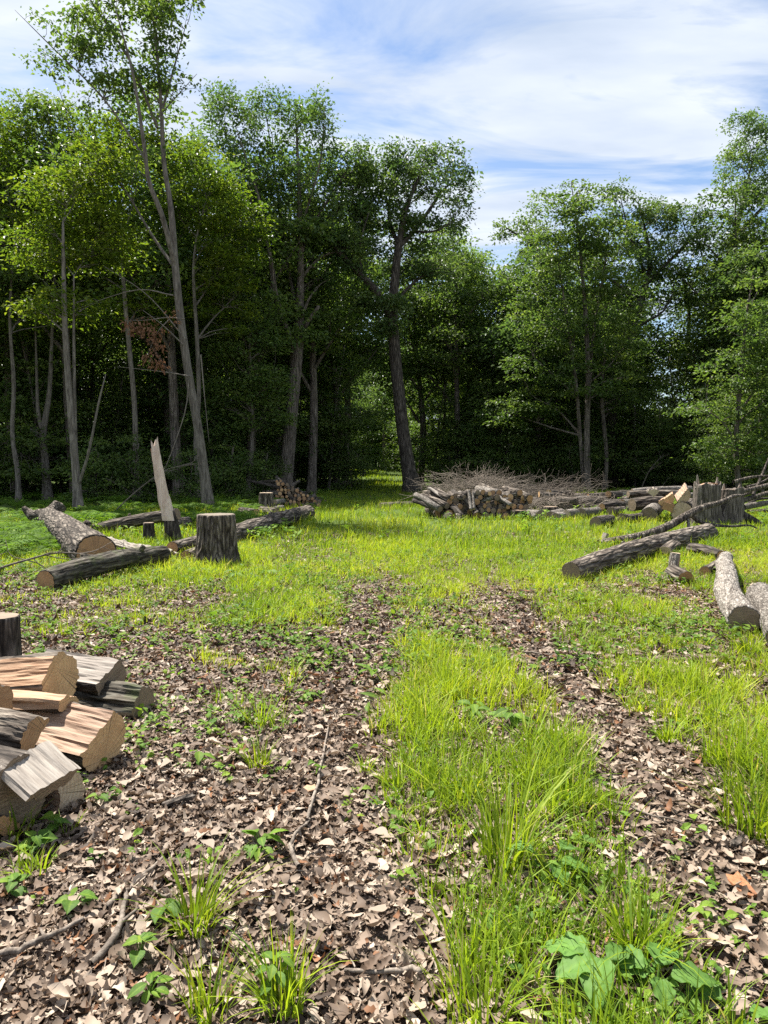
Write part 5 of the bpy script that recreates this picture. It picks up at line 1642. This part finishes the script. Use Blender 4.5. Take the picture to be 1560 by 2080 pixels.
# --- small weeds nobody could count
def weeds(name, label, n, y0, y1, seed, size, dens, tt=TT3, ww=S3 * 1.3, leaves=5, hgt=.06):
    rg = np.random.default_rng(seed)
    y = y0 + (y1 - y0) * rg.random(n); x = rg.uniform(-1, 1, n) * (y * .58 + .5)
    k = rg.random(n) < dens(x, y)
    x, y = x[k], y[k]; n = len(x)
    s = rg.uniform(.6, 1.2, n); t0 = rg.random(n)
    idx = np.repeat(np.arange(n), leaves)
    m = len(idx)
    az = rg.random(m) * 6.28; sz = rg.uniform(size[0], size[1], m) * s[idx]
    up = rg.random(m) * hgt * s[idx]
    off = sz * .55 + .01
    px_, py_ = x[idx] + np.cos(az) * off, y[idx] + np.sin(az) * off
    pos = np.stack([px_, py_, gz(px_, py_) + .015 + up], 1)
    mb = MB()
    leaf_batch(mb, pos, sz, az, rg.normal(-.15, .35, m), rg.normal(0, .25, m), rg.normal(-.08, .08, m), np.full(m, .25), np.clip(.5 * t0[idx] + .5 * rg.random(m), 0, 1), tt, ww, .08, rg)
    return tag(mb.build(name, M['weed'], None, False), label, 'weeds', kind='stuff')


clump = lambda x, y, s, sc: np.clip(.35 + 1.1 * n2d(x, y, sc, s, 2), 0, 1)
weeds('near_weeds', 'small leafy weeds sprinkled over the near leaf litter', 5200, 1.3, 6.5, 621, (.022, .05), lambda x, y: clump(x, y, 51, 1.2) * (1 - .8 * rut_amount(x, y)), TT, SIMPLE * 1.25, 5, .06)
weeds('middle_weeds', 'small leafy weeds between the near ground and the stumps', 8000, 5, 13, 622, (.035, .07), lambda x, y: np.clip(clump(x, y, 52, .8) + .25 * (x < -2), 0, 1) * (1 - .7 * rut_amount(x, y)), leaves=6, hgt=.10)
weeds('far_weeds', 'leafy weeds round the woodpiles and forest foot', 6500, 13, 36, 623, (.07, .14), lambda x, y: np.where(np.abs(x - path_x(y)) > 2.6, clump(x, y, 53, .5), .05), leaves=6, hgt=.22)

# --- ferns at the foot of the left wood
def fern_mesh(seed):
    rg = np.random.default_rng(seed); mb = MB()
    for i in range(9):
        az = i * 2.4 + rg.normal(0, .2); Lf = rg.uniform(.38, .6); ln = rg.uniform(.55, 1.0)
        tt = np.linspace(0, 1, 13)
        hx = Lf * tt * ln; hz = Lf * (1.15 * tt - .85 * tt ** 2.2)
        c = np.stack([np.cos(az) * hx, np.sin(az) * hx, hz + .02], 1)
        sd_ = np.array([-math.sin(az), math.cos(az), 0])
        mb.tube(c, np.linspace(.004, .001, 13), 3, False, tint=.3)
        for k in range(2, 13):
            w_ = .16 * math.sin(math.pi * min(1, .18 + .82 * tt[k])) ** .8 * (Lf / .5)
            fw = (c[k] - c[k - 1]) * 1.0
            for s_ in (-1, 1):
                e = c[k] + sd_ * s_ * w_ + fw * .5 - [0, 0, .25 * w_]
                md = (c[k] + e) / 2 + fw * .35; m2 = (c[k] + e) / 2 - fw * .25
                mb.add([c[k], m2, e, md], [[0, 1, 2, 3]], None, np.clip(.5 + rg.normal(0, .2), 0, 1))
    return mb.mesh('fern', M['fern'], False)
fern_meshes = [fern_mesh(s) for s in (631, 632, 633)]
rg = np.random.default_rng(634)
fern_spots = []
for _ in range(4000):
    if len(fern_spots) >= 150:
        break
    if rg.random() < .35:
        q = G(rg.uniform(-40, 140), rg.uniform(1068, 1140))
    else:
        q = G(rg.uniform(-40, 560), rg.uniform(1000, 1078))
    if q[1] > 33 or any((q[0] - p[0]) ** 2 + (q[1] - p[1]) ** 2 < .35 ** 2 for p in fern_spots):
        continue
    fern_spots.append(q)
for i, q in enumerate(fern_spots):
    o = link('fern', fern_meshes[i % 3])
    o.location = q; o.rotation_euler = (0, 0, rg.random() * 6.28); s = rg.uniform(.75, 1.35); o.scale = (s, s, s * rg.uniform(.8, 1.1))
    bright = q[1] < 15
    tag(o, 'bright green fern clump by the big fallen trunk at the left' if bright else 'fern growing in the shade along the foot of the left wood', 'fern', 'ferns by the fallen trunk' if bright else 'ferns along the left wood')
for i, (px, py) in enumerate(((540, 1082), (562, 1078), (520, 1092))):
    o = link('fern', fern_meshes[i]); o.location = G(px, py); o.scale = (.85, .85, .8)
    tag(o, 'pale fern growing against the front of the long dark log', 'fern', 'ferns in front of the long dark log')

# --- plants one can pick out
def leaf_shape(kind, seed):
    rg = np.random.default_rng(seed); mb = MB()
    n = 17; t = np.linspace(0, 1, n)
    if kind == 'heart':
        wv_ = np.array([.10, .40, .47, .46, .40, .31, .20, .10, 0]); ed = .02
    elif kind == 'burdock':
        wv_ = np.array([.05, .22, .33, .37, .36, .31, .23, .13, 0]); ed = .05
    elif kind == 'lance':
        wv_ = np.array([.02, .07, .11, .13, .13, .115, .09, .05, 0]); ed = .0
    else:
        wv_ = np.array([.02, .14, .23, .27, .27, .24, .18, .09, 0]); ed = .01
    wv_ = np.interp(t, np.linspace(0, 1, 9), wv_); cols = 9
    V = []
    for i in range(n):
        for j in range(cols):
            s = (j / (cols - 1)) * 2 - 1
            x = t[i] - (.12 * abs(s) if kind == 'heart' and i < 4 else 0)
            zz_ = -.32 * t[i] ** 2 + .10 * abs(s) * wv_[i] * 2 + ed * math.sin(i * 1.1 + j * 1.7 + seed) * abs(s) + (.02 * math.cos(i * 1.57 + abs(s) * 5) * (1 - t[i]) if kind == 'burdock' else 0)
            V.append((x, s * wv_[i], zz_))
    i = np.arange(n - 1)[:, None] * cols; j = np.arange(cols - 1)[None]
    Q = np.stack([i + j, i + cols + j, i + cols + j + 1, i + j + 1], -1).reshape(-1, 4)
    ss = np.abs(np.tile(np.linspace(-1, 1, cols), n)); tl = np.repeat(t, cols)
    mb.add(V, Q, None, np.clip(.15 + .45 * rg.random() + .35 * (ss < .1) + .22 * (np.cos((tl - ss * .18) * 38) > .75) - .1 * ss, 0, 1))
    return mb.mesh('leaf', M['burdock'] if kind == 'burdock' else M['weed'], True)
LEAF = {k: [leaf_shape(k, 700 + i * 7 + j) for j in range(3)] for i, k in enumerate(('heart', 'burdock', 'ovate', 'lance'))}


def plant(name, label, pos, kind, n, size, height, seed, group=None, flat=.5, cat='plant'):
    rg = np.random.default_rng(seed)
    root = thing(name, label, cat, pos, None, group)
    mb = MB()
    for i in range(n):
        az = i * 2.4 + rg.normal(0, .25); h = height * rg.uniform(.45, 1.0); out_ = size * rg.uniform(.15, .5)
        e = np.array([math.cos(az) * out_, math.sin(az) * out_, h])
        mb.tube(spline([(0, 0, -.01), e * [.35, .35, .6], e], 5), np.linspace(.0028, .0016, 5) * (2.2 if kind == 'burdock' else 1), 4, False, tint=.4)
        o = link('leaf', LEAF[kind][i % 3], root)
        o.location = e
        s = size * rg.uniform(.65, 1.1)
        o.scale = (s, s, s)
        o.rotation_euler = (rg.normal(0, .2), rg.normal(-.15, .3) * (1 - flat) - (.35 if kind == 'lance' else 0), az)
    mb.build('stem', M['weed'], root)
    return root


PL = [
 ('burdock_plant', 'large burdock with broad pale leaves at the lower right', (1225, 2010), 'burdock', 5, .135, .12),
 ('burdock_plant', 'burdock with wavy broad leaf in the grass strip', (1118, 1790), 'burdock', 4, .14, .13),
 ('burdock_plant', 'single broad burdock leaf at the lower right corner', (1500, 2085), 'burdock', 3, .12, .08),
 ('burdock_plant', 'broad burdock leaves at the lower right, right-hand plant', (1335, 2030), 'burdock', 4, .13, .10),
 ('violet_plant', 'round-leaved violet at the foot of the near firewood', (70, 1745), 'heart', 9, .06, .10),
 ('violet_plant', 'round-leaved violet spilling below the firewood corner', (30, 1830), 'heart', 7, .05, .08),
 ('violet_plant', 'round-leaved seedling in front of the pale-faced block', (115, 1700), 'heart', 6, .052, .11),
 ('leafy_plant', 'dark leafy bramble with pointed leaves in the lower left litter', (530, 1735), 'ovate', 12, .085, .08),
 ('leafy_plant', 'small pointed-leaf plant at the bottom left among grass', (305, 2040), 'ovate', 8, .055, .08),
 ('leafy_plant', 'nettle-like plant at the bottom edge left of centre', (560, 2040), 'ovate', 12, .055, .16),
 ('dock_plant', 'upright broad dock rosette in the middle of the track', (768, 1372), 'lance', 9, .20, .06),
 ('dock_plant', 'small brown-green dock rosette on the track', (790, 1425), 'lance', 6, .15, .05),
 ('dock_plant', 'flat plantain rosette below the track dock', (745, 1462), 'lance', 7, .14, .03),
 ('seedling', 'three-leaved seedling in the litter left of the track', (405, 1560), 'ovate', 3, .09, .10),
 ('seedling', 'tiny seedling cluster right of the near firewood', (205, 1640), 'heart', 6, .055, .06),
 ('seedling', 'round-leaved seedling below the tiny cluster', (150, 1850), 'heart', 5, .06, .06),
 ('seedling', 'pale seedling at left in the lower litter', (335, 1870), 'heart', 6, .06, .07),
 ('seedling', 'upright seedling at the bottom left with hanging leaves', (285, 1965), 'heart', 5, .05, .10),
 ('clover_patch', 'dark small-leaved clover patch beside the left rut', (805, 1690), 'ovate', 26, .035, .05),
 ('leafy_plant', 'bushy green weed on the left verge beyond the litter', (620, 1425), 'ovate', 12, .07, .07),
 ('leafy_plant', 'leafy weed at the right foot of the large stump', (478, 1180), 'ovate', 12, .13, .14),
 ('leafy_plant', 'leafy weed at the left foot of the large stump', (402, 1168), 'ovate', 10, .12, .12),
 ('leafy_plant', 'broad-leaved weed right of the large stump', (545, 1172), 'ovate', 10, .13, .10),
 ('leafy_plant', 'leafy weed beside the left tip of the mossy firewood log', (318, 1470), 'ovate', 8, .07, .06),
 ('leafy_plant', 'green weed clump crowning the grass strip', (960, 1470), 'ovate', 14, .09, .14),
 ('leafy_plant', 'broad weed in the middle strip right of the track centre', (1040, 1490), 'ovate', 12, .10, .14),
]
for i, (nm, lab, pp, kd, n_, sz_, hg_) in enumerate(PL):
    plant(nm, lab, G(*pp), kd, n_, sz_, hg_, 800 + i)

# grass tufts that stand out singly
TU = [(395, 1900, .27, 50, .06, 'tall thin grass tuft in the lower left leaf litter'), (575, 2060, .27, 56, .06, 'grass tuft at the bottom edge left of centre'), (425, 2075, .24, 30, .05, 'thin grass tuft at the lower left bottom edge'), (525, 1560, .18, 40, .05, 'small feathery grass tuft in the middle litter'),
      (1030, 1760, .40, 60, .09, 'tallest dark grass clump standing in the middle strip'), (940, 1640, .26, 50, .08, 'broad grass tuft on the left side of the middle strip'), (1530, 1690, .32, 70, .12, 'tall grass tuft at the right edge beside the right rut'), (1480, 1560, .28, 50, .1, 'bright grass tuft left of the right-edge clump'),
      (1360, 1510, .18, 40, .05, 'round grass tuft at the right edge of the right rut'), (1300, 1960, .30, 46, .08, 'leaning grass tuft above the large burdock'), (1140, 1800, .20, 40, .1, 'drooping fine grass tuft right of the middle burdock'), (980, 2070, .24, 44, .08, 'grass tuft at the bottom edge of the middle strip'),
      (1080, 1590, .26, 60, .1, 'bright grass tuft in the centre of the middle strip'), (1260, 1250, .30, 50, .07, 'upright dark grass tuft in front of the long right log'), (900, 1400, .20, 50, .1, 'low grass tuft where the middle strip narrows'), (660, 1270, .18, 40, .1, 'short bright grass tuft on the left verge'),
      (1160, 1640, .2, 40, .1, 'pale grass tuft beside the right rut'), (1520, 1330, .22, 50, .08, 'grass tuft hiding the near end of the scaly log'), (740, 1570, .12, 24, .05, 'tiny grass tuft on the bare track'), (795, 1600, .14, 20, .03, 'thin reddish-stemmed grass tuft on the left rut')]
for i, (px, py, h_, n_, sp_, lab) in enumerate(TU):
    rg = np.random.default_rng(900 + i); q = G(px, py)
    n_ = int(n_ * 1.7); mb = MB(); a = rg.random(n_) * 6.28; rr = rg.random(n_) ** .5 * sp_
    x, y = np.cos(a) * rr, np.sin(a) * rr
    blades(mb, x, y, np.full(n_, -.01), h_ * rg.uniform(.5, 1.15, n_), rg.uniform(.005, .011, n_), a + rg.normal(0, .5, n_), np.abs(rg.normal(.5, .35, n_)), np.clip(rg.normal(.5, .2, n_), 0, .9), rg, 6)
    o = mb.build('grass_tuft', M['grass'], None, False); o.location = q
    tag(o, lab, 'grass tuft')

# --- twigs, chips and bark on the ground
TW = [(220, 1860, 330, 1760, .012, 'grey twig slanting through the lower left litter'), (0, 1960, 170, 1890, .012, 'grey twig at the lower left edge'), (545, 1395, 565, 1440, .008, 'short pale twig lying left of the track'), (620, 1690, 665, 1490, .009, 'crooked twig beside the left rut'), (605, 1780, 630, 1680, .01, 'curved twig in front of the bramble'),
      (455, 1420, 485, 1450, .006, 'thin dark twig in the middle litter'), (560, 1392, 625, 1388, .008, 'dark horizontal twig left of the bushy weed'), (1240, 1640, 1400, 1690, .006, 'long thin twig across the right rut'), (860, 1990, 700, 2000, .012, 'brown twig at the bottom centre'), (190, 1980, 260, 1830, .014, 'thick grey twig below the seedlings'),
      (1060, 1330, 1180, 1345, .008, 'twig lying on the right rut'), (320, 1800, 345, 1840, .008, 'short twig beside the pale seedling')]
for i, (xa, ya, xb, yb, r, lab) in enumerate(TW):
    rg = np.random.default_rng(950 + i); A = G(xa, ya) + [0, 0, .034]; B_ = G(xb, yb) + [0, 0, .036]
    mb = MB(); m_ = (A + B_) / 2 + rg.normal(0, .03, 3) * [1, 1, .3]
    pp = spline([A - A, m_ - A, B_ - A], 10) + rg.normal(0, .004, (10, 3))
    mb.tube(pp, np.linspace(r, r * .5, 10), 7, True, rough=.15)
    k = 5; mb.tube([pp[k], pp[k] + rg.normal(0, .06, 3) * [1, 1, .2]], [r * .5, r * .3], 5)
    o = mb.build('fallen_twig', M['twig'], None); o.location = A
    tag(o, lab, 'twig')


def chip(name, label, px, py, lx, ly, th_, rot, mat, seed):
    rg = np.random.default_rng(seed); n = 12
    a = np.linspace(0, 2 * np.pi, n, endpoint=False)
    ring = np.stack([np.sign(np.cos(a)) * np.abs(np.cos(a)) ** .5 * lx, np.sign(np.sin(a)) * np.abs(np.sin(a)) ** .5 * ly], 1) * rg.uniform(.68, 1.12, (n, 1))
    V = np.vstack([np.c_[ring, np.zeros(n)], np.c_[ring * .95, np.full(n, th_) + rg.normal(0, .002, n)], [[0, 0, th_ * 1.1]]])
    j = np.arange(n); k = (j + 1) % n
    o = link(name, new_mesh(name, V, np.stack([j, k, n + k, n + j], 1), np.stack([n + j, n + k, np.full(n, 2 * n)], 1), M[mat], False))
    q = G(px, py); o.location = (q[0], q[1], q[2] + .03); o.rotation_euler = (R(6), R(-5), rot)
    return tag(o, label, 'wood chip')
chip('wood_chip', 'pale square wood chip lying left of the left rut', 628, 1616, .038, .03, .006, .4, 'split_fresh', 1)
chip('bark_slab', 'orange-brown slab of rotten wood at the right edge', 1505, 1815, .038, .07, .008, .1, 'rot', 2)
chip('wood_chip', 'brown curled bark piece in the lower left litter', 365, 1640, .09, .02, .012, .5, 'bark_dark', 3)
chip('wood_chip', 'dark bark chip on the right rut edge', 1500, 1725, .05, .018, .012, .5, 'bark_dark', 4)
rg = np.random.default_rng(991); mb = MB()
for i in range(900):
    y = rg.uniform(1.4, 8); x = rg.uniform(-1, 1) * (y * .56)
    a = rg.random() * 3.14; l = rg.uniform(.015, .12); z_ = gz1(x, y) + .012
    d_ = np.array([math.cos(a), math.sin(a), rg.normal(0, .12)]) * l
    mb.tube([(x, y, z_), (x + d_[0] * .5, y + d_[1] * .5, z_ + .008), (x + d_[0], y + d_[1], z_ + max(0, d_[2]))], [.003, .003, .0015], 4, tint=rg.random())
tag(mb.build('twig_litter', M['twig'], None), 'tiny broken twigs scattered in the leaf litter', 'twigs', kind='stuff')
print('blades', cnt, 'tris', sum(len(m.polygons) * 2 for m in bpy.data.meshes))
